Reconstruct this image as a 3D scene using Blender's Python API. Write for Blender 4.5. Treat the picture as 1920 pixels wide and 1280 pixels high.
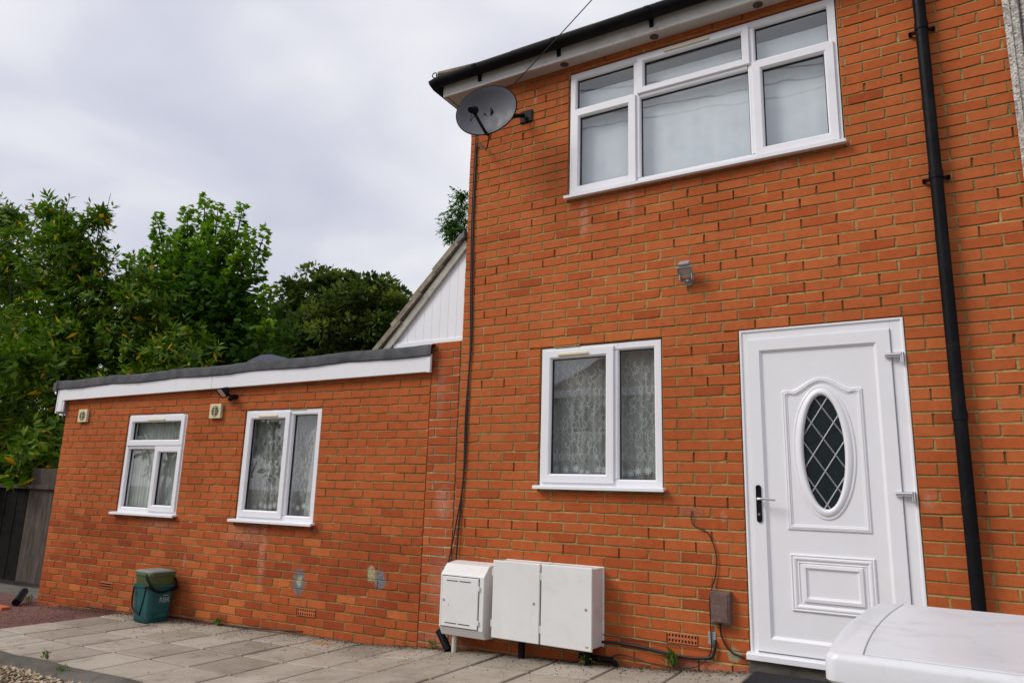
import bpy, math, random
import numpy as np
from mathutils import Vector, Matrix
random.seed(11)
rng = np.random.default_rng(11)
S = bpy.context.scene
for o in list(bpy.data.objects):
    bpy.data.objects.remove(o)
COL = S.collection
PI = math.pi

# ------------------------------------------------------------------ camera
CAM = Vector((3.2908, -4.9606, 1.2757))
R_ = Vector((0.85808, 0.51269, 0.02907)); U_ = Vector((0.08123, -0.19141, 0.97814)); F_ = Vector((-0.50705, 0.83697, 0.20589))
FPX = 1345.1
cd = bpy.data.cameras.new('camera')
cd.sensor_width = 36.0
cd.lens = FPX / 1920 * 36
cd.clip_start = 0.05
cd.clip_end = 2000
cam = bpy.data.objects.new('camera', cd)
COL.objects.link(cam)
cam.matrix_world = Matrix(((R_.x, U_.x, -F_.x, CAM.x), (R_.y, U_.y, -F_.y, CAM.y), (R_.z, U_.z, -F_.z, CAM.z), (0, 0, 0, 1)))
S.camera = cam

def proj(p):
    d = Vector(p) - CAM
    w = d.dot(F_)
    return 960 + FPX * d.dot(R_) / w, 640 - FPX * d.dot(U_) / w, w

# ------------------------------------------------------------------ world, sun, exposure
SUN_EL, SUN_AZ = math.radians(40), math.radians(226)   # azimuth clockwise from +Y
wd = bpy.data.worlds.new('World')
S.world = wd
wd.use_nodes = True
nt = wd.node_tree
nt.nodes.clear()
def wn(t, **k):
    n = nt.nodes.new(t)
    for a, b in k.items():
        setattr(n, a, b)
    return n
out = wn('ShaderNodeOutputWorld')
bg = wn('ShaderNodeBackground')
sky = wn('ShaderNodeTexSky', sky_type='NISHITA')
sky.sun_disc = False
sky.sun_elevation = SUN_EL
sky.sun_rotation = SUN_AZ
sky.air_density = 1.0
sky.dust_density = 2.0
tc = wn('ShaderNodeTexCoord')
sep = wn('ShaderNodeSeparateXYZ')
nt.links.new(tc.outputs['Generated'], sep.inputs[0])
addz = wn('ShaderNodeMath', operation='ADD'); addz.inputs[1].default_value = 0.22
mx0 = wn('ShaderNodeMath', operation='MAXIMUM'); mx0.inputs[1].default_value = 0.0
nt.links.new(sep.outputs['Z'], mx0.inputs[0]); nt.links.new(mx0.outputs[0], addz.inputs[0])
dx = wn('ShaderNodeMath', operation='DIVIDE'); dy = wn('ShaderNodeMath', operation='DIVIDE')
nt.links.new(sep.outputs['X'], dx.inputs[0]); nt.links.new(addz.outputs[0], dx.inputs[1])
nt.links.new(sep.outputs['Y'], dy.inputs[0]); nt.links.new(addz.outputs[0], dy.inputs[1])
comb = wn('ShaderNodeCombineXYZ')
nt.links.new(dx.outputs[0], comb.inputs[0]); nt.links.new(dy.outputs[0], comb.inputs[1])
n1 = wn('ShaderNodeTexNoise'); n1.inputs['Scale'].default_value = 0.95; n1.inputs['Detail'].default_value = 3; n1.inputs['Roughness'].default_value = 0.5; n1.inputs['Distortion'].default_value = 0.35
n2 = wn('ShaderNodeTexNoise'); n2.inputs['Scale'].default_value = 2.9; n2.inputs['Detail'].default_value = 5; n2.inputs['Roughness'].default_value = 0.42; n2.inputs['Distortion'].default_value = 0.4
nt.links.new(comb.outputs[0], n1.inputs['Vector']); nt.links.new(comb.outputs[0], n2.inputs['Vector'])
n1.noise_dimensions = '4D'; n1.inputs['W'].default_value = 93.5
n2.noise_dimensions = '4D'; n2.inputs['W'].default_value = 131.5
mixn = wn('ShaderNodeMix', data_type='FLOAT'); mixn.inputs[0].default_value = 0.3
nt.links.new(n1.outputs['Fac'], mixn.inputs[2]); nt.links.new(n2.outputs['Fac'], mixn.inputs[3])
ramp = wn('ShaderNodeValToRGB')
ramp.color_ramp.elements[0].position = 0.36; ramp.color_ramp.elements[0].color = (0.335, 0.35, 0.435, 1)
ramp.color_ramp.elements[1].position = 0.61; ramp.color_ramp.elements[1].color = (0.615, 0.615, 0.625, 1)
e = ramp.color_ramp.elements.new(0.5); e.color = (0.455, 0.46, 0.52, 1)
nt.links.new(mixn.outputs[0], ramp.inputs[0])
# an overcast sky is brighter overhead than at the horizon
zen = wn('ShaderNodeMapRange'); zen.inputs['From Min'].default_value = 0.0; zen.inputs['From Max'].default_value = 1.0
zen.inputs['To Min'].default_value = 1.0; zen.inputs['To Max'].default_value = 1.15
nt.links.new(mx0.outputs[0], zen.inputs['Value'])
vm = wn('ShaderNodeVectorMath', operation='SCALE')
nt.links.new(ramp.outputs[0], vm.inputs[0]); nt.links.new(zen.outputs[0], vm.inputs['Scale'])
sk = wn('ShaderNodeVectorMath', operation='SCALE'); sk.inputs['Scale'].default_value = 0.10
nt.links.new(sky.outputs[0], sk.inputs[0])
mixc = wn('ShaderNodeMix', data_type='VECTOR'); mixc.inputs[0].default_value = 0.92
nt.links.new(sk.outputs[0], mixc.inputs[4]); nt.links.new(vm.outputs[0], mixc.inputs[5])
nt.links.new(mixc.outputs[1], bg.inputs[0])
bg.inputs[1].default_value = 1.0
nt.links.new(bg.outputs[0], out.inputs[0])

sd = bpy.data.lights.new('sun', 'SUN')
sd.energy = 1.5
sd.angle = math.radians(25)
sd.color = (1.0, 0.96, 0.9)
sun = bpy.data.objects.new('sun', sd)
COL.objects.link(sun)
sdir = Vector((math.sin(SUN_AZ) * math.cos(SUN_EL), math.cos(SUN_AZ) * math.cos(SUN_EL), math.sin(SUN_EL)))
sun.rotation_euler = sdir.to_track_quat('Z', 'Y').to_euler()

S.view_settings.view_transform = 'Standard'
S.view_settings.look = 'None'
S.view_settings.exposure = 0.55
S.view_settings.gamma = 1.0
S.view_settings.use_curve_mapping = False
S.render.engine = 'CYCLES'

# ------------------------------------------------------------------ materials
MATS = {}
def newmat(name):
    m = bpy.data.materials.new(name)
    m.use_nodes = True
    t = m.node_tree
    t.nodes.clear()
    o = t.nodes.new('ShaderNodeOutputMaterial')
    p = t.nodes.new('ShaderNodeBsdfPrincipled')
    t.links.new(p.outputs[0], o.inputs[0])
    MATS[name] = m
    return m, t, p, o

def N(t, ty, **k):
    n = t.nodes.new(ty)
    for a, b in k.items():
        setattr(n, a, b)
    return n

def noise(t, scale, detail=3, rough=0.5, src=None, dist=0.0):
    n = N(t, 'ShaderNodeTexNoise')
    n.inputs['Scale'].default_value = scale
    n.inputs['Detail'].default_value = detail
    n.inputs['Roughness'].default_value = rough
    n.inputs['Distortion'].default_value = dist
    if src is not None:
        t.links.new(src, n.inputs['Vector'])
    return n.outputs['Fac']

def rampn(t, fac, stops, interp='LINEAR'):
    r = N(t, 'ShaderNodeValToRGB')
    r.color_ramp.interpolation = interp
    els = r.color_ramp.elements
    while len(els) < len(stops):
        els.new(0.5)
    for el, (p, c) in zip(els, stops):
        el.position = p
        el.color = tuple(c) + (1,) if len(c) == 3 else c
    t.links.new(fac, r.inputs[0])
    return r.outputs[0]

def mixcol(t, fac, a, b, mode='MIX'):
    m = N(t, 'ShaderNodeMix', data_type='RGBA', blend_type=mode)
    for sock, v in ((m.inputs[0], fac), (m.inputs[6], a), (m.inputs[7], b)):
        if hasattr(v, 'links'):
            t.links.new(v, sock)
        elif isinstance(v, (int, float)):
            sock.default_value = v
        else:
            sock.default_value = tuple(v) + (1,) if len(v) == 3 else v
    return m.outputs[2]

def mathn(t, op, a, b=0.0):
    m = N(t, 'ShaderNodeMath', operation=op)
    for s, v in ((m.inputs[0], a), (m.inputs[1], b)):
        if hasattr(v, 'links'):
            t.links.new(v, s)
        else:
            s.default_value = v
    return m.outputs[0]

def bump(t, p, h, strength, dist=0.01):
    b = N(t, 'ShaderNodeBump')
    b.inputs['Strength'].default_value = strength
    b.inputs['Distance'].default_value = dist
    t.links.new(h, b.inputs['Height'])
    t.links.new(b.outputs[0], p.inputs['Normal'])

def simple(name, col, rough=0.5, spec=0.5, metal=0.0, var=0.08, scale=8.0, dirt=None, dirt_amt=0.0, bumps=0.0, bscale=60.0, dscale=5.0):
    m, t, p, o = newmat(name)
    geo = N(t, 'ShaderNodeNewGeometry')
    pos = geo.outputs['Position']
    n = noise(t, scale, 4, 0.6, pos)
    c0 = tuple(max(0, x * (1 - var)) for x in col); c1 = tuple(min(1, x * (1 + var)) for x in col)
    c = rampn(t, n, [(0.3, c0), (0.7, c1)])
    if dirt:
        d = noise(t, dscale, 6, 0.65, pos, 0.6)
        f = rampn(t, d, [(0.52, (0, 0, 0)), (0.75, (dirt_amt,) * 3)])
        c = mixcol(t, f, c, dirt)
    t.links.new(c, p.inputs['Base Color'])
    rr = rampn(t, noise(t, scale * 2.3, 3, 0.5, pos), [(0.3, (rough * 0.85,) * 3), (0.7, (min(1, rough * 1.15),) * 3)])
    t.links.new(rr, p.inputs['Roughness'])
    p.inputs['Metallic'].default_value = metal
    p.inputs['Specular IOR Level'].default_value = spec
    if bumps:
        bump(t, p, noise(t, bscale, 5, 0.6, pos), bumps, 0.004)
    return m

PATCHES = [(-1.863, 0.425, 0.085, 0.125, (0.17, 0.168, 0.175)), (-1.858, 0.435, 0.034, 0.058, (0.40, 0.35, 0.23)),
           (-0.947, 0.515, 0.070, 0.090, (0.19, 0.185, 0.195)), (-1.046, 0.560, 0.052, 0.075, (0.38, 0.32, 0.18)), (1.77, 1.18, 0.10, 0.035, (0.36, 0.12, 0.06)), (2.02, 0.30, 0.05, 0.05, (0.32, 0.27, 0.16))]
def cement_patches(t, pos, base):
    sp = N(t, 'ShaderNodeSeparateXYZ'); t.links.new(pos, sp.inputs[0])
    nz = noise(t, 26.0, 6, 0.7, pos, 0.6)
    shade = rampn(t, noise(t, 45.0, 5, 0.7, pos, 0.5), [(0.3, (0.62, 0.62, 0.62)), (0.7, (1.25, 1.25, 1.25))])
    for (cx, cz, rx, rz, col) in PATCHES:
        a1 = mathn(t, 'POWER', mathn(t, 'DIVIDE', mathn(t, 'SUBTRACT', sp.outputs['X'], cx), rx), 2.0)
        a2 = mathn(t, 'POWER', mathn(t, 'DIVIDE', mathn(t, 'SUBTRACT', sp.outputs['Z'], cz), rz), 2.0)
        d = mathn(t, 'ADD', mathn(t, 'SQRT', mathn(t, 'ADD', a1, a2)), mathn(t, 'MULTIPLY', mathn(t, 'SUBTRACT', nz, 0.5), 1.5))
        m_ = rampn(t, d, [(0.74, (1, 1, 1)), (0.98, (0, 0, 0))])
        base = mixcol(t, m_, base, mixcol(t, 1.0, col, shade, 'MULTIPLY'))
    return base
def brick_mat(name, use_object):
    m, t, p, o = newmat(name)
    at = N(t, 'ShaderNodeAttribute', attribute_name='tint', attribute_type='OBJECT' if use_object else 'GEOMETRY')
    geo = N(t, 'ShaderNodeNewGeometry')
    pos = geo.outputs['Position']
    base = rampn(t, at.outputs['Fac'], [(0.0, (0.20, 0.043, 0.020)), (0.25, (0.325, 0.070, 0.025)), (0.5, (0.45, 0.108, 0.033)), (0.75, (0.51, 0.144, 0.047)), (1.0, (0.62, 0.178, 0.042))])
    mot = noise(t, 17.0, 6, 0.7, pos, 0.5)
    base = mixcol(t, 1.0, base, rampn(t, mot, [(0.25, (0.82, 0.78, 0.76)), (0.55, (1, 1, 1)), (0.8, (1.08, 1.12, 1.15))]), 'MULTIPLY')
    big = noise(t, 0.9, 4, 0.6, pos)
    base = mixcol(t, 1.0, base, rampn(t, big, [(0.3, (0.86, 0.84, 0.84)), (0.7, (1.06, 1.05, 1.03))]), 'MULTIPLY')
    # dark pits and specks in the fired face
    pit = noise(t, 95.0, 3, 0.6, pos)
    base = mixcol(t, rampn(t, pit, [(0.66, (0, 0, 0)), (0.76, (0.6, 0.6, 0.6))]), base, (0.10, 0.03, 0.02))
    # lime bloom / salt streaks
    sepx = N(t, 'ShaderNodeSeparateXYZ'); t.links.new(pos, sepx.inputs[0])
    tot = None
    for (sx, sz, w, h, a) in STREAKS:
        a1 = mathn(t, 'DIVIDE', mathn(t, 'ABSOLUTE', mathn(t, 'SUBTRACT', sepx.outputs['X'], sx)), w)
        a2 = mathn(t, 'DIVIDE', mathn(t, 'ABSOLUTE', mathn(t, 'SUBTRACT', sepx.outputs['Z'], sz)), h)
        f = mathn(t, 'MULTIPLY', mathn(t, 'MAXIMUM', mathn(t, 'SUBTRACT', 1.0, mathn(t, 'ADD', mathn(t, 'POWER', a1, 2.0), mathn(t, 'POWER', a2, 2.0))), 0.0), a)
        tot = f if tot is None else mathn(t, 'MAXIMUM', tot, f)
    sn = rampn(t, noise(t, 38.0, 6, 0.75, pos, 0.8), [(0.38, (0, 0, 0)), (0.68, (1, 1, 1))])
    sf = mathn(t, 'MULTIPLY', mathn(t, 'MULTIPLY', tot, sn), 0.6)
    base = mixcol(t, sf, base, (0.60, 0.52, 0.47))
    # loose general bloom
    bl = rampn(t, noise(t, 4.2, 7, 0.7, pos, 1.0), [(0.66, (0, 0, 0)), (0.84, (0.18, 0.18, 0.18))])
    base = mixcol(t, bl, base, (0.42, 0.22, 0.14))
    # soot and damp
    so_ = rampn(t, noise(t, 2.6, 7, 0.72, pos, 0.7), [(0.55, (0, 0, 0)), (0.8, (0.22, 0.22, 0.22))])
    base = mixcol(t, so_, base, (0.12, 0.035, 0.018))
    # mortar dragged over the faces
    dr = rampn(t, noise(t, 22.0, 7, 0.78, pos, 1.2), [(0.68, (0, 0, 0)), (0.80, (0.5, 0.5, 0.5))])
    base = mixcol(t, mathn(t, 'MULTIPLY', dr, rampn(t, noise(t, 1.7, 3, 0.5, pos), [(0.42, (0, 0, 0)), (0.62, (1, 1, 1))])), base, (0.40, 0.27, 0.13))
    base = cement_patches(t, pos, base)
    t.links.new(base, p.inputs['Base Color'])
    p.inputs['Roughness'].default_value = 0.9
    p.inputs['Specular IOR Level'].default_value = 0.07
    bump(t, p, mathn(t, 'ADD', noise(t, 60.0, 6, 0.7, pos), mathn(t, 'MULTIPLY', noise(t, 240.0, 3, 0.6, pos), 0.5)), 0.35, 0.004)
    return m

STREAKS = [(0.93, 3.46, 0.05, 0.20, 0.8), (1.33, 3.52, 0.055, 0.15, 0.55), (0.45, 4.66, 0.022, 0.10, 0.9), (0.71, 4.60, 0.014, 0.2, 0.5), (2.45, 3.58, 0.10, 0.06, 0.4),
           (-2.35, 0.62, 0.05, 0.42, 0.7), (-2.60, 0.80, 0.35, 0.14, 0.5), (-3.9, 0.85, 0.35, 0.10, 0.5), (-3.42, 0.50, 0.025, 0.12, 0.7),
           (-0.34, 1.18, 0.10, 0.16, 0.75), (-0.33, 0.55, 0.14, 0.30, 0.45), (-0.42, 2.1, 0.06, 0.3, 0.35), (1.98, 1.16, 0.03, 0.05, 0.6), (-0.26, 0.1, 0.3, 0.1, 0.5), (3.18, 1.3, 0.05, 0.07, 0.5), (1.9, 0.2, 0.4, 0.05, 0.6)]
M_brick_o = brick_mat('brick_face', True)
M_brick_g = brick_mat('brick_face_joined', False)

def mortar_mat(name, ca, cb, cc):
    m, t, p, o = newmat(name)
    pos = N(t, 'ShaderNodeNewGeometry').outputs['Position']
    c = rampn(t, noise(t, 5.2, 7, 0.72, pos, 0.8), [(0.3, ca), (0.55, cb), (0.75, cc)])
    c = mixcol(t, 1.0, c, rampn(t, noise(t, 60.0, 4, 0.6, pos), [(0.3, (0.7, 0.7, 0.7)), (0.7, (1.15, 1.15, 1.15))]), 'MULTIPLY')
    c = mixcol(t, 1.0, c, rampn(t, noise(t, 0.9, 4, 0.6, pos), [(0.32, (0.66, 0.63, 0.58)), (0.65, (1.08, 1.06, 1.0))]), 'MULTIPLY')
    c = cement_patches(t, pos, c)
    t.links.new(c, p.inputs['Base Color'])
    p.inputs['Roughness'].default_value = 0.95
    p.inputs['Specular IOR Level'].default_value = 0.1
    bump(t, p, noise(t, 180.0, 4, 0.7, pos), 0.6, 0.004)
    return m
M_mortar = mortar_mat('mortar_yellow', (0.24, 0.170, 0.070), (0.385, 0.285, 0.125), (0.53, 0.42, 0.22))
M_mortar_e = mortar_mat('mortar_brown', (0.16, 0.10, 0.042), (0.32, 0.215, 0.095), (0.50, 0.38, 0.20))
M_mortar_p = mortar_mat('mortar_grey', (0.24, 0.17, 0.09), (0.40, 0.32, 0.20), (0.60, 0.54, 0.44))
M_upvc = simple('white_upvc', (0.80, 0.80, 0.83), 0.32, 0.5, var=0.02, scale=3, dirt=(0.52, 0.50, 0.44), dirt_amt=0.22, dscale=3.0)
M_upvc_door = simple('white_door_skin', (0.79, 0.79, 0.82), 0.35, 0.5, var=0.02, scale=4, dirt=(0.60, 0.58, 0.52), dirt_amt=0.15, dscale=4.0)
M_upvc_old = simple('weathered_white_board', (0.60, 0.59, 0.56), 0.5, 0.4, var=0.07, scale=4, dirt=(0.26, 0.22, 0.17), dirt_amt=0.55, dscale=4.0)
M_gasket_gap = simple('black_gasket_gap_shade', (0.015, 0.015, 0.017), 0.6, 0.3)  # window gaskets; also colours shade into the washing machine gaps
M_cream = simple('cream_plastic', (0.66, 0.60, 0.38), 0.45, 0.4, var=0.06)
M_black = simple('black_plastic', (0.006, 0.006, 0.008), 0.5, 0.10, var=0.2, dirt=(0.03, 0.028, 0.025), dirt_amt=0.4)
M_cable = simple('black_cable', (0.012, 0.012, 0.013), 0.5, 0.4)
M_dish = simple('grey_dish_paint', (0.062, 0.062, 0.078), 0.55, 0.4, var=0.08, scale=6, dirt=(0.2, 0.2, 0.21), dirt_amt=0.3, bumps=0.05)
M_chrome = simple('chrome', (0.75, 0.75, 0.77), 0.12, 0.5, 1.0, var=0.03)
M_grey = simple('grey_cast_metal', (0.34, 0.35, 0.36), 0.5, 0.5, 0.3, var=0.1, scale=30)
M_lampglass = simple('lamp_glass', (0.45, 0.37, 0.30), 0.15, 0.5, var=0.1)
M_box = simple('meter_box_grp', (0.73, 0.73, 0.715), 0.45, 0.4, var=0.035, scale=4, dirt=(0.56, 0.49, 0.38), dirt_amt=0.3, dscale=5.0)
M_boxb = simple('meter_box_body', (0.66, 0.63, 0.60), 0.5, 0.4, var=0.06, scale=5, dirt=(0.38, 0.31, 0.25), dirt_amt=0.4, dscale=7.0)
M_brownbox = simple('brown_box', (0.125, 0.075, 0.065), 0.7, 0.3, var=0.3, scale=16, dirt=(0.30, 0.25, 0.24), dirt_amt=0.6, dscale=14.0)
M_felt = simple('mineral_roof_felt', (0.085, 0.088, 0.094), 0.95, 0.1, var=0.3, scale=10, dirt=(0.15, 0.15, 0.15), dirt_amt=0.6, bumps=0.7, bscale=150)
M_tile = simple('concrete_roof_tile', (0.22, 0.17, 0.13), 0.9, 0.2, var=0.35, scale=9, dirt=(0.44, 0.42, 0.33), dirt_amt=0.85, bumps=0.6, bscale=60)
M_lichen = simple('lichened_verge_tile', (0.27, 0.235, 0.18), 0.95, 0.1, var=0.4, scale=11, dirt=(0.07, 0.06, 0.045), dirt_amt=0.85, bumps=0.8, bscale=50, dscale=9.0)
M_soffit = simple('soffit_shade_tone', (0.47, 0.42, 0.38), 0.6, 0.3, var=0.07, scale=3, dirt=(0.33, 0.25, 0.20), dirt_amt=0.5)  # white soffit darkened in colour for the shade under the eaves, plus dirt
M_vent = simple('brown_vent', (0.085, 0.06, 0.045), 0.6, 0.3)
M_wood = simple('grey_weathered_timber', (0.12, 0.106, 0.10), 0.9, 0.15, var=0.35, scale=4, dirt=(0.05, 0.075, 0.06), dirt_amt=0.7, bumps=0.4, bscale=25)
def grain(name, ca, cb, cc):
    m, t, p, o = newmat(name)
    pos = N(t, 'ShaderNodeNewGeometry').outputs['Position']
    mp = N(t, 'ShaderNodeMapping'); mp.inputs['Scale'].default_value = (9, 9, 0.9); t.links.new(pos, mp.inputs['Vector'])
    c = rampn(t, noise(t, 1.6, 7, 0.65, mp.outputs[0], 1.6), [(0.3, ca), (0.5, cb), (0.7, cc)])
    c = mixcol(t, rampn(t, noise(t, 1.3, 6, 0.7, pos, 0.6), [(0.5, (0, 0, 0)), (0.75, (0.6, 0.6, 0.6))]), c, (0.05, 0.045, 0.03))
    t.links.new(c, p.inputs['Base Color'])
    p.inputs['Roughness'].default_value = 0.95; p.inputs['Specular IOR Level'].default_value = 0.08
    bump(t, p, noise(t, 6.0, 6, 0.7, mp.outputs[0]), 0.5, 0.004)
    return m
M_oldply = grain('weathered_brown_timber', (0.055, 0.042, 0.034), (0.085, 0.068, 0.058), (0.135, 0.115, 0.104))  # weathered grain, tones lowered to sink the fence panel into shadow
M_darkwood = simple('shade_black_timber', (0.005, 0.0045, 0.004), 0.9, 0.15, var=0.4, scale=6)  # near-black base carries the deep shade under the bush
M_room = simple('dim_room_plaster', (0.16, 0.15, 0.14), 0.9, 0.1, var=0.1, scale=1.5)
M_teal = simple('teal_plastic', (0.008, 0.085, 0.085), 0.45, 0.4, var=0.15, scale=9, dirt=(0.06, 0.12, 0.13), dirt_amt=0.4)
M_green = simple('green_plastic', (0.055, 0.09, 0.03), 0.5, 0.4, var=0.2, scale=9, dirt=(0.09, 0.08, 0.04), dirt_amt=0.5)
M_lid = simple('dusty_lid', (0.22, 0.23, 0.215), 0.8, 0.2, var=0.15, scale=14, dirt=(0.18, 0.19, 0.15), dirt_amt=0.6)
M_print = simple('worn_white_print', (0.32, 0.42, 0.44), 0.6, 0.3, var=0.4, scale=80)
M_appl = simple('white_enamel', (0.69, 0.695, 0.72), 0.33, 0.45, var=0.012, scale=2, dirt=(0.40, 0.34, 0.22), dirt_amt=0.42, dscale=16.0)
M_rubber = simple('black_rubber_mat', (0.022, 0.022, 0.024), 0.85, 0.2, var=0.3, scale=40, bumps=0.8, bscale=220)
M_lead = simple('lead_came', (0.30, 0.31, 0.32), 0.4, 0.5, 0.6, var=0.1)
M_cement = simple('grey_cement_smear', (0.19, 0.185, 0.19), 0.95, 0.1, var=0.25, scale=22, dirt=(0.14, 0.14, 0.15), dirt_amt=0.6, bumps=0.6, dscale=18.0)
M_cementy = simple('yellow_mortar_smear', (0.36, 0.31, 0.20), 0.95, 0.1, var=0.2, scale=30, bumps=0.6)
M_terra = simple('terracotta', (0.46, 0.13, 0.05), 0.85, 0.2, var=0.12, scale=20)
M_void = simple('cavity_shade', (0.008, 0.006, 0.005), 0.9, 0.1)  # near-black colour in place of the shade inside holes, slots and gaps
M_render_p = None

def concrete(name, ca, cb, cc, bs=0.5):
    m, t, p, o = newmat(name)
    oi = N(t, 'ShaderNodeObjectInfo')
    pos = N(t, 'ShaderNodeNewGeometry').outputs['Position']
    c = rampn(t, noise(t, 1.6, 7, 0.68, pos, 0.4), [(0.28, ca), (0.5, cb), (0.75, cc)])
    c = mixcol(t, 1.0, c, rampn(t, oi.outputs['Random'], [(0, (0.78, 0.76, 0.73)), (1, (1.13, 1.13, 1.13))]), 'MULTIPLY')
    sp = noise(t, 110.0, 4, 0.7, pos)
    c = mixcol(t, 1.0, c, rampn(t, sp, [(0.3, (0.72, 0.72, 0.72)), (0.5, (1, 1, 1)), (0.72, (1.15, 1.15, 1.15))]), 'MULTIPLY')
    st = rampn(t, noise(t, 5.0, 8, 0.72, pos, 0.9), [(0.53, (0, 0, 0)), (0.76, (0.75, 0.75, 0.75))])
    c = mixcol(t, st, c, tuple(x * 0.42 for x in ca))
    if name == 'concrete_slab':
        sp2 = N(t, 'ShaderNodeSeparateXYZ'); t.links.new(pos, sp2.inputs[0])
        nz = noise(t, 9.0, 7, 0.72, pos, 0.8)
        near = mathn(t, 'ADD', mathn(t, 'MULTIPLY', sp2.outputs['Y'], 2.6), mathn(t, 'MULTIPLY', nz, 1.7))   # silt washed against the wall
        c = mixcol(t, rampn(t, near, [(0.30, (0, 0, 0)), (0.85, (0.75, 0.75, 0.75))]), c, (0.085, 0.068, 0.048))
        a1 = mathn(t, 'POWER', mathn(t, 'DIVIDE', mathn(t, 'ADD', sp2.outputs['X'], 1.36), 0.19), 2.0)
        a2 = mathn(t, 'POWER', mathn(t, 'DIVIDE', mathn(t, 'ADD', sp2.outputs['Y'], 0.24), 0.085), 2.0)
        d = mathn(t, 'ADD', mathn(t, 'SQRT', mathn(t, 'ADD', a1, a2)), mathn(t, 'MULTIPLY', mathn(t, 'SUBTRACT', nz, 0.5), 1.4))
        c = mixcol(t, rampn(t, d, [(0.3, (0.8, 0.8, 0.8)), (1.0, (0, 0, 0))]), c, (0.34, 0.19, 0.06))
        ms_ = rampn(t, noise(t, 14.0, 7, 0.75, pos, 0.5), [(0.62, (0, 0, 0)), (0.75, (0.5, 0.5, 0.5))])
        c = mixcol(t, ms_, c, (0.10, 0.095, 0.06))
    t.links.new(c, p.inputs['Base Color'])
    p.inputs['Roughness'].default_value = 0.92
    p.inputs['Specular IOR Level'].default_value = 0.12
    bump(t, p, noise(t, 90.0, 6, 0.7, pos), bs, 0.004)
    return m
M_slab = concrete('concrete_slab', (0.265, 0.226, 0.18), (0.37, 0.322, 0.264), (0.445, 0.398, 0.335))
M_edge = concrete('old_concrete_edging', (0.07, 0.064, 0.05), (0.115, 0.105, 0.088), (0.17, 0.155, 0.135), 0.9)
M_joint = concrete('dirt_joint', (0.025, 0.02, 0.013), (0.045, 0.036, 0.025), (0.08, 0.065, 0.045), 0.8)
M_ground = concrete('grey_ground', (0.11, 0.10, 0.085), (0.15, 0.14, 0.12), (0.20, 0.18, 0.155), 0.8)
M_redtar = concrete('reddish_tarmac', (0.105, 0.045, 0.042), (0.15, 0.072, 0.066), (0.21, 0.115, 0.10), 1.0)
M_gravelbed = concrete('gravel_bed', (0.20, 0.14, 0.07), (0.30, 0.21, 0.11), (0.42, 0.32, 0.19), 1.0)

def tint_mat(name, stops, rough=0.7, spec=0.3, transl=0.0, nscale=0):
    m, t, p, o = newmat(name)
    at = N(t, 'ShaderNodeAttribute', attribute_name='tint', attribute_type='GEOMETRY')
    c = rampn(t, at.outputs['Fac'], stops)
    t.links.new(c, p.inputs['Base Color'])
    p.inputs['Roughness'].default_value = rough
    p.inputs['Specular IOR Level'].default_value = spec
    if transl:
        tr = N(t, 'ShaderNodeBsdfTranslucent')
        t.links.new(mixcol(t, 1.0, c, (1.3, 1.5, 0.6), 'MULTIPLY'), tr.inputs[0])
        ms = N(t, 'ShaderNodeMixShader'); ms.inputs[0].default_value = transl
        t.links.new(p.outputs[0], ms.inputs[1]); t.links.new(tr.outputs[0], ms.inputs[2])
        t.links.new(ms.outputs[0], o.inputs[0])
    return m
M_laurel = tint_mat('laurel_leaf', [(0, (0.020, 0.050, 0.006)), (0.5, (0.065, 0.14, 0.010)), (0.85, (0.20, 0.28, 0.018)), (0.90, (0.42, 0.33, 0.02)), (1, (0.62, 0.27, 0.012))], 0.55, 0.14, 0.28)
M_syc = tint_mat('sycamore_leaf', [(0, (0.016, 0.046, 0.008)), (0.5, (0.05, 0.125, 0.012)), (1, (0.20, 0.34, 0.025))], 0.6, 0.12, 0.3)
M_far = tint_mat('broad_leaf', [(0, (0.022, 0.04, 0.010)), (0.5, (0.062, 0.10, 0.02)), (1, (0.19, 0.22, 0.045))], 0.7, 0.08, 0.25)
M_ash = tint_mat('ash_leaf', [(0, (0.03, 0.085, 0.02)), (1, (0.09, 0.19, 0.04))], 0.6, 0.12, 0.3)
M_weed = tint_mat('weed_leaf', [(0, (0.05, 0.10, 0.02)), (1, (0.14, 0.22, 0.04))], 0.6, 0.3, 0.2)
M_pebble = tint_mat('flint_pebble', [(0, (0.10, 0.06, 0.03)), (0.35, (0.28, 0.19, 0.10)), (0.65, (0.42, 0.31, 0.18)), (0.85, (0.52, 0.45, 0.34)), (1, (0.60, 0.57, 0.52))], 0.6, 0.35)
M_litter = tint_mat('dirt_crumbs', [(0, (0.035, 0.028, 0.02)), (0.6, (0.10, 0.08, 0.06)), (1, (0.26, 0.22, 0.18))], 0.9, 0.1)
M_bark = simple('bark', (0.055, 0.045, 0.035), 0.9, 0.15, var=0.35, scale=12, bumps=0.6, bscale=30)

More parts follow.
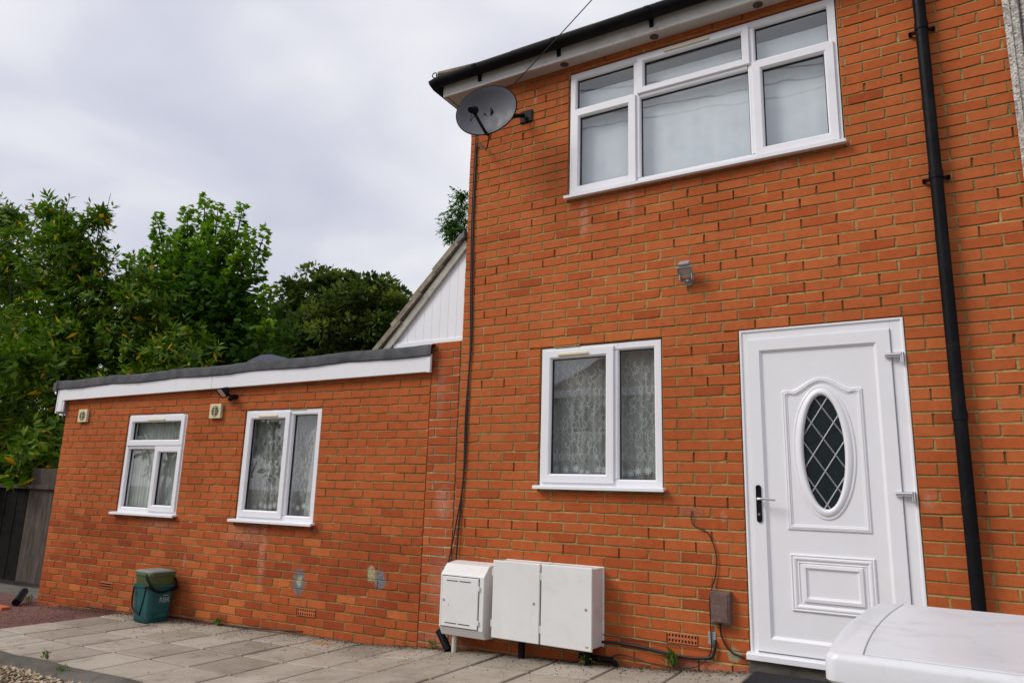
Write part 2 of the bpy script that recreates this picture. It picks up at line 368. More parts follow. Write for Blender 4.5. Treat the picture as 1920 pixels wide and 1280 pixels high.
def glass_mat(name, tint=(0.93, 0.95, 0.95), refl=1.0):
    m, t, p, o = newmat(name)
    t.nodes.remove(p)
    lw_ = N(t, 'ShaderNodeLayerWeight'); lw_.inputs['Blend'].default_value = 0.5
    f5 = mathn(t, 'POWER', lw_.outputs['Facing'], 5.0)
    f = mathn(t, 'MINIMUM', mathn(t, 'MULTIPLY', mathn(t, 'ADD', 0.043, mathn(t, 'MULTIPLY', f5, 0.957)), refl), 1.0)
    tr = N(t, 'ShaderNodeBsdfTransparent'); tr.inputs[0].default_value = tint + (1,)
    gl = N(t, 'ShaderNodeBsdfGlossy'); gl.inputs['Roughness'].default_value = 0.015; gl.inputs[0].default_value = (1, 1, 1, 1)
    pos = N(t, 'ShaderNodeNewGeometry').outputs['Position']
    b = N(t, 'ShaderNodeBump'); b.inputs['Strength'].default_value = 0.02; b.inputs['Distance'].default_value = 0.05
    t.links.new(noise(t, 2.2, 2, 0.5, pos), b.inputs['Height']); t.links.new(b.outputs[0], gl.inputs['Normal'])
    ms = N(t, 'ShaderNodeMixShader')
    t.links.new(f, ms.inputs[0]); t.links.new(tr.outputs[0], ms.inputs[1]); t.links.new(gl.outputs[0], ms.inputs[2])
    t.links.new(ms.outputs[0], o.inputs[0])
    return m
M_glass = glass_mat('window_glass', (0.95, 0.97, 0.97), 1.9)
M_obsc = simple('dark_textured_glass', (0.010, 0.016, 0.018), 0.22, 0.35, var=0.3, scale=30, bumps=0.5, bscale=90)
M_dome = simple('smoky_rooflight_plastic', (0.045, 0.042, 0.075), 0.45, 0.12, var=0.1)

def curtain_mat(name, col, alpha):
    m, t, p, o = newmat(name)
    p.inputs['Base Color'].default_value = col + (1,)
    p.inputs['Roughness'].default_value = 0.9
    p.inputs['Specular IOR Level'].default_value = 0.05
    pos = N(t, 'ShaderNodeNewGeometry').outputs['Position']
    tl = N(t, 'ShaderNodeBsdfTranslucent'); tl.inputs[0].default_value = col + (1,)
    m1 = N(t, 'ShaderNodeMixShader'); m1.inputs[0].default_value = 0.12
    t.links.new(p.outputs[0], m1.inputs[1]); t.links.new(tl.outputs[0], m1.inputs[2])
    tr = N(t, 'ShaderNodeBsdfTransparent')
    m2 = N(t, 'ShaderNodeMixShader')
    a = rampn(t, noise(t, 7.0, 4, 0.6, pos), [(0.3, (max(0, alpha - 0.08),) * 3), (0.7, (min(1, alpha + 0.08),) * 3)])
    t.links.new(a, m2.inputs[0])
    t.links.new(tr.outputs[0], m2.inputs[1]); t.links.new(m1.outputs[0], m2.inputs[2])
    t.links.new(m2.outputs[0], o.inputs[0])
    return m
M_net = curtain_mat('net_curtain', (0.74, 0.72, 0.68), 0.46)
M_net_w = curtain_mat('thick_white_net', (0.90, 0.92, 0.96), 0.97)
M_net_m = curtain_mat('pleated_net', (0.86, 0.88, 0.82), 0.90)
M_lace = simple('lace_thread', (0.72, 0.72, 0.70), 0.9, 0.1)

def pebbledash():
    m, t, p, o = newmat('pebbledash')
    pos = N(t, 'ShaderNodeNewGeometry').outputs['Position']
    v = N(t, 'ShaderNodeTexVoronoi'); v.inputs['Scale'].default_value = 75
    t.links.new(pos, v.inputs['Vector'])
    sp = N(t, 'ShaderNodeSeparateColor'); t.links.new(v.outputs['Color'], sp.inputs[0])
    c = rampn(t, sp.outputs[0], [(0, (0.24, 0.20, 0.16)), (0.4, (0.42, 0.38, 0.33)), (0.8, (0.58, 0.55, 0.50)), (1, (0.70, 0.68, 0.64))])
    t.links.new(c, p.inputs['Base Color'])
    p.inputs['Roughness'].default_value = 0.9
    bump(t, p, v.outputs['Distance'], 0.6, 0.008)
    p.node_tree if False else None
    return m
M_pebbledash = pebbledash()
M_palewall = simple('pale_green_render', (0.50, 0.55, 0.50), 0.9, 0.2, var=0.06, scale=1.2)

# ------------------------------------------------------------------ mesh helpers
class MB:
    def __init__(s):
        s.v = []; s.f = []; s.m = []; s.t = []
    def add(s, vs, fs, mi=0, tint=None):
        b = len(s.v)
        s.v += [tuple(x) for x in vs]
        for f in fs:
            s.f.append(tuple(i + b for i in f)); s.m.append(mi); s.t.append(tint)
        return s
    def box(s, x0, x1, y0, y1, z0, z1, mi=0, tint=None):
        if x0 > x1: x0, x1 = x1, x0
        if y0 > y1: y0, y1 = y1, y0
        if z0 > z1: z0, z1 = z1, z0
        vs = [(x0, y0, z0), (x1, y0, z0), (x1, y1, z0), (x0, y1, z0), (x0, y0, z1), (x1, y0, z1), (x1, y1, z1), (x0, y1, z1)]
        return s.add(vs, [(0, 3, 2, 1), (4, 5, 6, 7), (0, 1, 5, 4), (1, 2, 6, 5), (2, 3, 7, 6), (3, 0, 4, 7)], mi, tint)
    def loops(s, loops, mi=0, closed=True, cap0=False, cap1=False, ring=True):
        n = len(loops[0]); vs = [p for l in loops for p in l]; fs = []
        for k in range(len(loops) - 1):
            for i in range(n if ring else n - 1):
                j = (i + 1) % n
                fs.append((k * n + i, k * n + j, (k + 1) * n + j, (k + 1) * n + i))
        if cap0: fs.append(tuple(reversed(range(n))))
        if cap1: fs.append(tuple((len(loops) - 1) * n + i for i in range(n)))
        return s.add(vs, fs, mi)
    def rectring(s, x0, x1, z0, z1, prof, mi=0, cap=False):
        ls = [[(x0 + d, y, z0 + d), (x1 - d, y, z0 + d), (x1 - d, y, z1 - d), (x0 + d, y, z1 - d)] for d, y in prof]
        return s.loops(ls, mi, cap1=cap)
    def tube(s, pts, r, seg=8, mi=0, caps=True):
        pts = [Vector(p) for p in pts]
        rs = r if isinstance(r, (list, tuple)) else [r] * len(pts)
        ls = []
        up = None
        for i, p in enumerate(pts):
            d = (pts[min(i + 1, len(pts) - 1)] - pts[max(i - 1, 0)])
            if d.length < 1e-9: d = Vector((0, 0, 1))
            d.normalize()
            if up is None:
                up = Vector((0, 0, 1)) if abs(d.z) < 0.9 else Vector((1, 0, 0))
            a = d.cross(up)
            if a.length < 1e-6: a = d.cross(Vector((1, 0, 0)))
            a.normalize(); b = a.cross(d); up = b
            ls.append([tuple(p + rs[i] * (math.cos(2 * PI * k / seg) * a + math.sin(2 * PI * k / seg) * b)) for k in range(seg)])
        return s.loops(ls, mi, cap0=caps, cap1=caps)
    def extrude_x(s, prof, x0, x1, mi=0):
        ls = [[(x, y, z) for y, z in prof] for x in (x0, x1)]
        return s.loops(ls, mi, cap0=True, cap1=True)
    def extrude_z(s, prof, z0, z1, mi=0):
        ls = [[(x, y, z) for x, y in prof] for z in (z0, z1)]
        return s.loops(ls, mi, cap0=True, cap1=True)
    def extrude_y(s, prof, y0, y1, mi=0):
        ls = [[(x, y, z) for x, z in prof] for y in (y0, y1)]
        return s.loops(ls, mi, cap0=True, cap1=True)
    def mesh(s, name, mats, smooth=False):
        me = bpy.data.meshes.new(name)
        me.from_pydata(s.v, [], s.f)
        for m in (mats if isinstance(mats, (list, tuple)) else [mats]):
            me.materials.append(m)
        if any(s.m):
            me.polygons.foreach_set('material_index', s.m)
        if s.t and s.t[0] is not None:
            a = me.attributes.new('tint', 'FLOAT', 'FACE')
            a.data.foreach_set('value', [float(x or 0) for x in s.t])
        me.validate()
        import bmesh
        bm = bmesh.new(); bm.from_mesh(me)
        bmesh.ops.recalc_face_normals(bm, faces=bm.faces)
        bm.to_mesh(me); bm.free()
        if smooth:
            me.polygons.foreach_set('use_smooth', [True] * len(me.polygons))
        me.update()
        return me
    def build(s, name, mats, parent=None, smooth=False, bevel=0.0, seg=2, loc=None, autosmooth=None):
        me = s.mesh(name, mats, smooth)
        o = bpy.data.objects.new(name, me)
        COL.objects.link(o)
        if parent: o.parent = parent
        if loc is not None: o.location = loc
        if bevel:
            b = o.modifiers.new('bevel', 'BEVEL'); b.width = bevel; b.segments = seg; b.limit_method = 'ANGLE'; b.angle_limit = math.radians(40)
        if autosmooth:
            me.polygons.foreach_set('use_smooth', [True] * len(me.polygons))
            me.set_sharp_from_angle(angle=math.radians(autosmooth))
        return o

def empty(name, loc=(0, 0, 0), rz=0.0):
    o = bpy.data.objects.new(name, None)
    o.empty_display_size = 0.1
    COL.objects.link(o); o.location = loc; o.rotation_euler = (0, 0, rz)
    return o
def tag(o, label, cat, group=None):
    o['label'] = label; o['category'] = cat
    if group: o['group'] = group
    return o
def thing(name, label, cat, loc=(0, 0, 0), rz=0.0, group=None):
    return tag(empty(name, loc, rz), label, cat, group)
def struct(o):
    o['kind'] = 'structure'; return o
def stuff(o):
    o['kind'] = 'stuff'; return o

def smooth_path(pts, n=6):
    P = [Vector(p) for p in pts]
    out = []
    for i in range(len(P) - 1):
        p0, p1, p2, p3 = P[max(i - 1, 0)], P[i], P[i + 1], P[min(i + 2, len(P) - 1)]
        for k in range(n):
            t = k / n
            out.append(0.5 * ((2 * p1) + (p2 - p0) * t + (2 * p0 - 5 * p1 + 4 * p2 - p3) * t * t + (3 * p1 - p0 - 3 * p2 + p3) * t ** 3))
    out.append(P[-1])
    return out

GX = [(-200, -0.16), (-8, -0.16), (-5.1, -0.096), (-1, -0.003), (0.03, 0.075), (1.06, 0.12), (1.6, 0.16), (2.1, 0.215), (3.0, 0.24), (200, 0.24)]
def G(x):
    for (a, za), (b, zb) in zip(GX, GX[1:]):
        if x <= b:
            return za + (zb - za) * (x - a) / (b - a)
    return GX[-1][1]

# ------------------------------------------------------------------ ground, paving, tarmac, gravel
xs = sorted(set([-200, -80, -30, -12] + [g[0] for g in GX] + [5, 12, 40]))
ys = [-200, -60, -25, -10, -5, -2, 0, 3, 10, 40, 200]
mb = MB()
vs = [(x, y, G(x) - 0.05) for y in ys for x in xs]
nx = len(xs)
mb.add(vs, [(j * nx + i, j * nx + i + 1, (j + 1) * nx + i + 1, (j + 1) * nx + i) for j in range(len(ys) - 1) for i in range(nx - 1)])
struct(mb.build('ground', M_ground))

def sheet(name, mat, x0, x1, y0, y1, dz, nx_=24, ny_=2, parent=None):
    b = MB()
    X = [x0 + (x1 - x0) * i / nx_ for i in range(nx_ + 1)]; Y = [y0 + (y1 - y0) * j / ny_ for j in range(ny_ + 1)]
    b.add([(x, y, G(x) + dz) for y in Y for x in X], [(j * (nx_ + 1) + i, j * (nx_ + 1) + i + 1, (j + 1) * (nx_ + 1) + i + 1, (j + 1) * (nx_ + 1) + i) for j in range(ny_) for i in range(nx_)])
    return b.build(name, mat, parent)

pav = struct(sheet('pavement', M_joint, -4.25, 3.9, -4.6, 0.3, -0.016, 40, 4))
PITCH = 0.458
def slab_mesh(k):
    w = 0.440 / 2; b = 0.006; h = 0.0
    r = random.Random(k)
    j = lambda s_=0.0015: r.uniform(-s_, s_)
    top = [(-w + b + j(), -w + b + j(), h), (w - b + j(), -w + b + j(), h), (w - b + j(), w - b + j(), h), (-w + b + j(), w - b + j(), h)]
    mid = [(-w, -w, h - b), (w, -w, h - b), (w, w, h - b), (-w, w, h - b)]
    bot = [(x, y, -0.04) for x, y, z in mid]
    return MB().loops([bot, mid, top], cap1=True).mesh('slab', M_slab)
SLABS = [slab_mesh(k) for k in range(4)]
row_y = [(-0.47, -0.015), (-0.93, -0.47), (-1.39, -0.93), (-1.85, -1.39)]
for ri in range(10):
    y1 = -0.47 - (ri - 1) * 0.46 if ri else -0.02
    y0 = -0.47 - ri * 0.46
    for ci in range(-9, 9):
        xc = -0.145 + (ci + 0.5) * PITCH + random.uniform(-0.002, 0.002)
        if ri >= 4 and xc < 1.9: continue
        if xc > 3.85 or xc < -4.25 + 0.05: continue
        o = bpy.data.objects.new('slab', random.choice(SLABS))
        COL.objects.link(o); o.parent = pav
        sy = (y1 - y0 - 0.024) / 0.440
        zc = G(xc)
        o.location = (xc, (y0 + y1) / 2, zc + random.uniform(-0.002, 0.003))
        o.scale = (1, sy, 1)
        slope = (G(xc + PITCH / 2) - G(xc - PITCH / 2)) / PITCH
        o.rotation_euler = (random.uniform(-0.004, 0.004), -math.atan(slope) + random.uniform(-0.004, 0.004), random.choice((0, 0, PI)) if ri else 0)
        if o.rotation_euler.z: o.rotation_euler.y *= -1

# wall-side dirt haunch and debris
edge = MB()
prof = [(-2.05, 0.0), (-2.03, 0.022), (-1.88, 0.03), (-1.855, 0.0)]
n = 60
ls = []
for i in range(n + 1):
    x = -6.5 + 8.3 * i / n
    ls.append([(x, y + 0.012 * math.sin(x * 7.1) + random.uniform(-.006, .006), G(x) + z - 0.012 + random.uniform(-.003, .003)) for y, z in prof])
edge.loops(ls, ring=False)
struct(edge.build('kerb_edging', M_edge))
struct(sheet('tarmac_strip', M_redtar, -7.6, -4.22, -1.9, -0.02, -0.02, 16, 10))
struct(sheet('gravel_bed', M_gravelbed, -7.5, 1.75, -6.5, -2.0, -0.03, 24, 8))

def scatter_pebbles(name, pts, sizes, tints, mat, flat=0.6):
    base = np.array([(1, 0, 0), (-1, 0, 0), (0, 1, 0), (0, -1, 0), (0, 0, 1), (0, 0, -1)], float)
    fidx = np.array([(0, 2, 4), (2, 1, 4), (1, 3, 4), (3, 0, 4), (2, 0, 5), (1, 2, 5), (3, 1, 5), (0, 3, 5)])
    n_ = len(pts)
    V = base[None] * rng.uniform(0.7, 1.25, (n_, 6, 3)) * np.asarray(sizes)[:, None, None]
    V[:, :, 2] *= flat
    an = rng.uniform(0, 2 * PI, n_)
    c, s_ = np.cos(an)[:, None], np.sin(an)[:, None]
    x, y = V[:, :, 0] * c - V[:, :, 1] * s_, V[:, :, 0] * s_ + V[:, :, 1] * c
    V = np.stack([x, y, V[:, :, 2]], 2) + np.asarray(pts)[:, None, :]
    Fc = (fidx[None] + (np.arange(n_) * 6)[:, None, None]).reshape(-1, 3)
    me = bpy.data.meshes.new(name)
    me.from_pydata(V.reshape(-1, 3).tolist(), [], Fc.tolist())
    a = me.attributes.new('tint', 'FLOAT', 'FACE'); a.data.foreach_set('value', np.repeat(tints, 8).astype(np.float32))
    me.materials.append(mat)
    me.polygons.foreach_set('use_smooth', [True] * len(me.polygons))
    o = bpy.data.objects.new(name, me); COL.objects.link(o)
    return stuff(o)
n = 17000
px = rng.uniform(-5.5, -0.4, n); py = -2.03 - rng.uniform(0, 1, n) ** 1.4 * 2.2
scatter_pebbles('gravel', np.stack([px, py, np.array([G(x) for x in px]) - 0.022 + rng.uniform(0, 0.012, n)], 1), rng.uniform(0.008, 0.02, n), rng.uniform(0, 1, n), M_pebble)['label'] = 'tan and white flint gravel beside the concrete edging'
# crumbs of soil and grit along the wall foot and on the tarmac
n = 3800
px = rng.uniform(-5.3, 2.1, n); wy = np.where(px < -0.53, (px + 0.53) * math.tan(0.0545), 0.0)
py = wy - 0.01 - rng.exponential(0.05, n)
a_ = scatter_pebbles('wall_foot_grit', np.stack([px, py, np.array([G(x) for x in px]) + 0.002], 1), rng.uniform(0.002, 0.008, n), rng.uniform(0, 1, n), M_litter)
a_['label'] = 'soil crumbs and grit along the foot of the walls'
n = 2600
px = rng.uniform(-7.2, -4.25, n); py = rng.uniform(-1.8, -0.3, n)
a_ = scatter_pebbles('tarmac_grit', np.stack([px, py, np.array([G(x) for x in px]) - 0.016], 1), rng.uniform(0.003, 0.009, n), np.clip(rng.normal(0.22, 0.22, n), 0, 1), M_pebble)
a_['label'] = 'loose grit on the reddish tarmac beside the slabs'
n = 900
px = np.concatenate([rng.normal(-2.6, 0.9, n // 2), rng.uniform(-4, 2, n - n // 2)]); py = -0.12 - rng.exponential(0.22, n)
a_ = scatter_pebbles('slab_litter', np.stack([px, py - 0.1, np.array([G(x) for x in px]) + 0.003], 1), rng.uniform(0.002, 0.006, n), rng.uniform(0, 0.7, n), M_litter)
a_['label'] = 'scattered dirt specks on the paving near the wall'

# ------------------------------------------------------------------ bricks
def brick_variant(k, L=0.2133, H=0.065, D=0.03):
    r = random.Random(100 + k); b = 0.0022
    j = lambda q=0.0012: r.uniform(-q, q)
    x, z = L / 2, H / 2
    fr = [(-x + b + j(), j(0.0006), -z + b + j()), (j(.03), j(.0008), -z + b * 0.6 + j()), (x - b + j(), j(0.0006), -z + b + j()), (x - b + j(), j(0.0006), z - b + j()), (j(.03), j(.0008), z - b * 0.6 + j()), (-x + b + j(), j(0.0006), z - b + j())]
    md = [(-x, b, -z), (0, b, -z), (x, b, -z), (x, b, z), (0, b, z), (-x, b, z)]
    bk = [(p[0], D, p[2]) for p in md]
    if k % 3 == 0:
        q = r.choice((0, 2, 3, 5)); e_ = r.uniform(0.004, 0.011)
        fr[q] = (fr[q][0] - math.copysign(e_, fr[q][0]), fr[q][1] + 0.001, fr[q][2] - math.copysign(e_ * 0.7, fr[q][2]))
        md[q] = (md[q][0] - math.copysign(e_ * 0.4, md[q][0]), md[q][1] + 0.004, md[q][2])
    if k % 4 == 1:
        q = r.choice((1, 4)); fr[q] = (fr[q][0], 0.0015, fr[q][2] - math.copysign(r.uniform(0.002, 0.005), fr[q][2]))
    return [bk, md, fr]
BV = [brick_variant(k) for k in range(14)]
BMESH = []
for l in BV:
    m_ = MB().loops(l, cap1=True)
    BMESH.append(m_.mesh('brick', M_brick_o))

def lay(x0, x1, ztop, k0, k1, pitch, phase, openings, tint, zmin, course=0.075, joint=0.0118):
    """rows k0..k1 below ztop; returns list of (xa,xb,za,zb,tint)"""
    res = []
    for k in range(k0, k1):
        zt = ztop - k * course - joint / 2; zb = zt - course + joint
        if zt < zmin: continue
        ph = phase(k)
        cuts = set([x0, x1])
        n0 = math.floor((x0 - ph) / pitch) - 1
        while ph + n0 * pitch < x1:
            c = ph + n0 * pitch
            if x0 + 0.03 < c < x1 - 0.03: cuts.add(c + random.uniform(-0.0025, 0.0025))
            n0 += 1
        for (a, b, c, d) in openings:
            if c < zt and d > zb:
                cuts = set(q for q in cuts if not (abs(q - a) < 0.03 or abs(q - b) < 0.03 or a < q < b and (c <= zb + .012 and d >= zt - .012)))
                cuts.add(a); cuts.add(b)
        cs = sorted(cuts)
        for a, b in zip(cs, cs[1:]):
            m = (a + b) / 2; za, zc = zb, zt
            skip = False
            for (oa, ob, oc, od) in openings:
                if oa - 1e-6 <= m <= ob + 1e-6 and oc < zc and od > za:
                    below = oc - za; above = zc - od
                    if below > above: zc = min(zc, oc)
                    else: za = max(za, od)
                    if zc - za < 0.015: skip = True
            if skip or b - a < 0.025: continue
            jt = joint * random.uniform(0.8, 1.2)
            dz = random.uniform(-0.0015, 0.0015)
            res.append((a + jt / 2, b - jt / 2, za + dz, zc + dz + random.uniform(-.001, .001), tint((a + b) / 2, (za + zc) / 2)))
    return res

def place_bricks(parent, bricks, root_mat, limit, name='brick'):
    """the `limit` bricks that show largest become objects, the rest one joined mesh"""
    sc = []
    for i, (a, b, c, d, t_) in enumerate(bricks):
        P = root_mat @ Vector(((a + b) / 2, 0, (c + d) / 2))
        u, v, w = proj(P)
        Q = root_mat @ Vector((a, 0, (c + d) / 2)); Q2 = root_mat @ Vector((b, 0, (c + d) / 2))
        area = abs(proj(Q)[0] - proj(Q2)[0]) * (d - c) / w
        vis = 4 < u < 1916 and 4 < v < 1276 and w > 0
        if vis and 1550 < u and v > 1150: vis = False
        if vis and 825 < u < 1125 and 1060 < v < 1205: vis = False
        sc.append((area if vis else 0, i))
    sc.sort(reverse=True)
    top = set(i for a, i in sc[:limit] if a > 0)
    rest = MB()
    for i, (a, b, c, d, t_) in enumerate(bricks):
        sx, sz = (b - a) / 0.2133, (d - c) / 0.065
        yo = random.uniform(-0.0012, 0.0016)
        rot = random.uniform(-0.004, 0.004)
        kv = random.randrange(14)
        if i in top:
            o = bpy.data.objects.new(name, BMESH[kv])
            COL.objects.link(o); o.parent = parent
            o.location = ((a + b) / 2, yo, (c + d) / 2); o.scale = (sx, 1, sz); o.rotation_euler = (0, rot, random.uniform(-.004, .004))
            o['tint'] = float(t_)
        else:
            ca, sa = math.cos(rot), math.sin(rot)
            ls_ = [[((a + b) / 2 + p[0] * sx * ca + p[2] * sz * sa, p[1] + yo, (c + d) / 2 - p[0] * sx * sa + p[2] * sz * ca) for p in l] for l in BV[kv]]
            n0 = len(rest.f); rest.loops(ls_, cap1=True)
            for q in range(n0, len(rest.f)): rest.t[q] = float(t_)
    if rest.f:
        me = bpy.data.meshes.new('small_bricks')
        me.from_pydata(rest.v, [], rest.f)
        at = me.attributes.new('tint', 'FLOAT', 'FACE'); at.data.foreach_set('value', rest.t)
        me.materials.append(M_brick_g)
        o = bpy.data.objects.new('small_bricks', me); COL.objects.link(o); o.parent = parent
        stuff(o)

def point_joints(parent, bricks, openings, mat, joint, x1):
    """sloped bed joints under each brick and upright joints beside it, as one joined part"""
    b = MB(); r = random.Random(77)
    key = {}
    for (a, c, d, e_, t_) in bricks:
        key.setdefault(round((d + e_) / 2 / 0.0375), []).append((a, c, d, e_))
    for k in key:
        row = sorted(key[k]); dep = r.uniform(0.0, 0.004)
        for i, (a, c, d, e_) in enumerate(row):
            gap = row[i + 1][0] - c if i + 1 < len(row) else 0.0
            w_ = min(gap, 0.03) if 0 < gap < 0.03 else 0.0
            inside = any(o[0] - 0.01 < (a + c) / 2 < o[1] + 0.01 and o[2] < d - joint * 0.6 < o[3] for o in openings)
            yb = 0.0010 + r.uniform(0, 0.002); yt = 0.0062 + dep + r.uniform(-0.001, 0.0015)
            if not inside:
                n_ = 3; vs_ = []
                for q in range(n_ + 1):
                    x = a - 0.0005 + (c + w_ - a + 0.001) * q / n_; j1, j2 = r.uniform(-0.0007, 0.0007), r.uniform(-0.0012, 0.0012)
                    vs_ += [(x, yb + j1, d - joint - 0.003), (x, yt + j2, d + 0.002)]
                b.add(vs_, [(2 * q, 2 * q + 2, 2 * q + 3, 2 * q + 1) for q in range(n_)])
            if w_:
                y0 = 0.0020 + r.uniform(0, 0.0036); y1 = y0 + r.uniform(-0.001, 0.0025)
                b.add([(c - 0.002, y0, d - 0.002), (c + w_ + 0.002, y1, d - 0.002), (c + w_ + 0.002, y1, e_ + 0.002), (c - 0.002, y0, e_ + 0.002)], [(0, 1, 2, 3)])
    me = bpy.data.meshes.new('pointing'); me.from_pydata(b.v, [], b.f); me.materials.append(mat)
    o = bpy.data.objects.new('pointing', me); COL.objects.link(o); o.parent = parent
    return stuff(o)

def wall_mesh(x0, x1, z0, z1, openings, yf, yb, ztop_r=None):
    b = MB()
    X = sorted(set([x0, x1] + [o[0] for o in openings] + [o[1] for o in openings]))
    Zs = sorted(set([z0, z1] + [o[2] for o in openings] + [o[3] for o in openings]))
    inside = lambda x, z: any(o[0] < x < o[1] and o[2] < z < o[3] for o in openings)
    for a, c in zip(X, X[1:]):
        for d, e_ in zip(Zs, Zs[1:]):
            if inside((a + c) / 2, (d + e_) / 2): continue
            for y in (yf, yb):
                b.add([(a, y, d), (c, y, d), (c, y, e_), (a, y, e_)], [(0, 1, 2, 3) if y == yf else (3, 2, 1, 0)])
    for (a, c, d, e_) in openings:
        b.add([(a, yf, d), (a, yb, d), (a, yb, e_), (a, yf, e_)], [(0, 1, 2, 3)])
        b.add([(c, yf, d), (c, yb, d), (c, yb, e_), (c, yf, e_)], [(3, 2, 1, 0)])
        b.add([(a, yf, d), (c, yf, d), (c, yb, d), (a, yb, d)], [(0, 1, 2, 3)])
        b.add([(a, yf, e_), (c, yf, e_), (c, yb, e_), (a, yb, e_)], [(3, 2, 1, 0)])
    for x in (x0, x1):
        b.add([(x, yf, z0), (x, yb, z0), (x, yb, z1), (x, yf, z1)], [(0, 1, 2, 3)])
    b.add([(x0, yf, z1), (x1, yf, z1), (x1, yb, z1), (x0, yb, z1)], [(0, 1, 2, 3)])
    return b

# ------------------------------------------------------------------ windows
def bar_frame(b, x0, x1, z0, z1, w, yf, yb, mull=(), trans=()):
    b.rectring(x0, x1, z0, z1, [(0, yb), (0, yf + 0.002), (0.002, yf), (w - 0.012, yf), (w - 0.002, yf + 0.008), (w, yf + 0.03), (w, yb)])
    for (xm, za, zb) in mull:
        h = w * 0.52
        b.extrude_z([(xm - h, yb), (xm - h, yf + 0.03), (xm - h + 0.002, yf + 0.008), (xm - h + 0.012, yf + 0.001), (xm + h - 0.012, yf + 0.001), (xm + h - 0.002, yf + 0.008), (xm + h, yf + 0.03), (xm + h, yb)], za, zb)
    for (zm, xa, xb) in trans:
        h = w * 0.52
        b.extrude_x([(yb, zm - h), (yf + 0.03, zm - h), (yf + 0.008, zm - h + 0.002), (yf + 0.0015, zm - h + 0.012), (yf + 0.0015, zm + h - 0.012), (yf + 0.008, zm + h - 0.002), (yf + 0.03, zm + h), (yb, zm + h)], xa, xb)

def sash(win, x0, x1, z0, z1, yf, w=0.068):
    b = MB()
    b.rectring(x0, x1, z0, z1, [(0, yf + 0.004), (0, yf - 0.012), (0.004, yf - 0.016), (w - 0.014, yf - 0.016), (w - 0.003, yf - 0.006), (w, yf + 0.012), (w, yf + 0.04)])
    o = b.build('sash', M_upvc, win)
    g = MB(); g.rectring(x0 + w, x1 - w, z0 + w, z1 - w, [(0, yf + 0.0125), (0.005, yf + 0.0125), (0.005, yf + 0.034)])
    g.build('gasket', M_gasket_gap, win)
    pane(win, x0 + w, x1 - w, z0 + w, z1 - w, yf + 0.022)
    return o
def pane(win, x0, x1, z0, z1, y):
    MB().box(x0 + 0.001, x1 - 0.001, y, y + 0.006, z0 + 0.001, z1 - 0.001).build('pane', M_glass, win)
def fixed(win, x0, x1, z0, z1, yf):
    g = MB(); g.rectring(x0, x1, z0, z1, [(0, yf + 0.0305), (0.005, yf + 0.0305), (0.005, yf + 0.05)])
    g.build('gasket', M_gasket_gap, win)
    pane(win, x0, x1, z0, z1, yf + 0.036)
def sill(win, x0, x1, zt, y_out=-0.062, yb=0.05, h=0.032):
    b = MB()
    b.extrude_x([(yb, zt), (y_out + 0.012, zt - 0.006), (y_out, zt - 0.010), (y_out, zt - h), (y_out + 0.014, zt - h), (y_out + 0.018, zt - h + 0.008), (yb, zt - h + 0.012)], x0, x1)
    return b.build('sill', M_upvc, win, bevel=0.002)
def trickle(win, x0, x1, z, y):
    b = MB()
    b.box(x0, x1, y - 0.014, y, z - 0.010, z + 0.010)
    return b.build('trickle_vent', M_cream, win, bevel=0.004)

def wavy(x0, x1, z0, z1, y, amp, waves, nx_=90, nz_=10, seed=0, lean=0.0):
    r = random.Random(seed); ph = [r.uniform(0, 6.28) for _ in range(5)]
    vs_ = []
    for j in range(nz_ + 1):
        v = j / nz_
        for i in range(nx_ + 1):
            u = i / nx_
            w_ = math.sin(u * waves * 6.283 + ph[0] + 0.9 * math.sin(u * 9 + ph[1]) + 0.5 * math.sin(v * 3 + ph[2] + u * 5))
            w_ += 0.4 * math.sin(u * waves * 2.3 * 6.283 + ph[3] + v * 1.1)
            vs_.append((x0 + (x1 - x0) * u + lean * v * (1 - u), y + amp * w_ * (0.7 + 0.3 * (1 - v)), z0 + (z1 - z0) * v))
    fs = [(j * (nx_ + 1) + i, j * (nx_ + 1) + i + 1, (j + 1) * (nx_ + 1) + i + 1, (j + 1) * (nx_ + 1) + i) for j in range(nz_) for i in range(nx_)]
    return MB().add(vs_, fs)

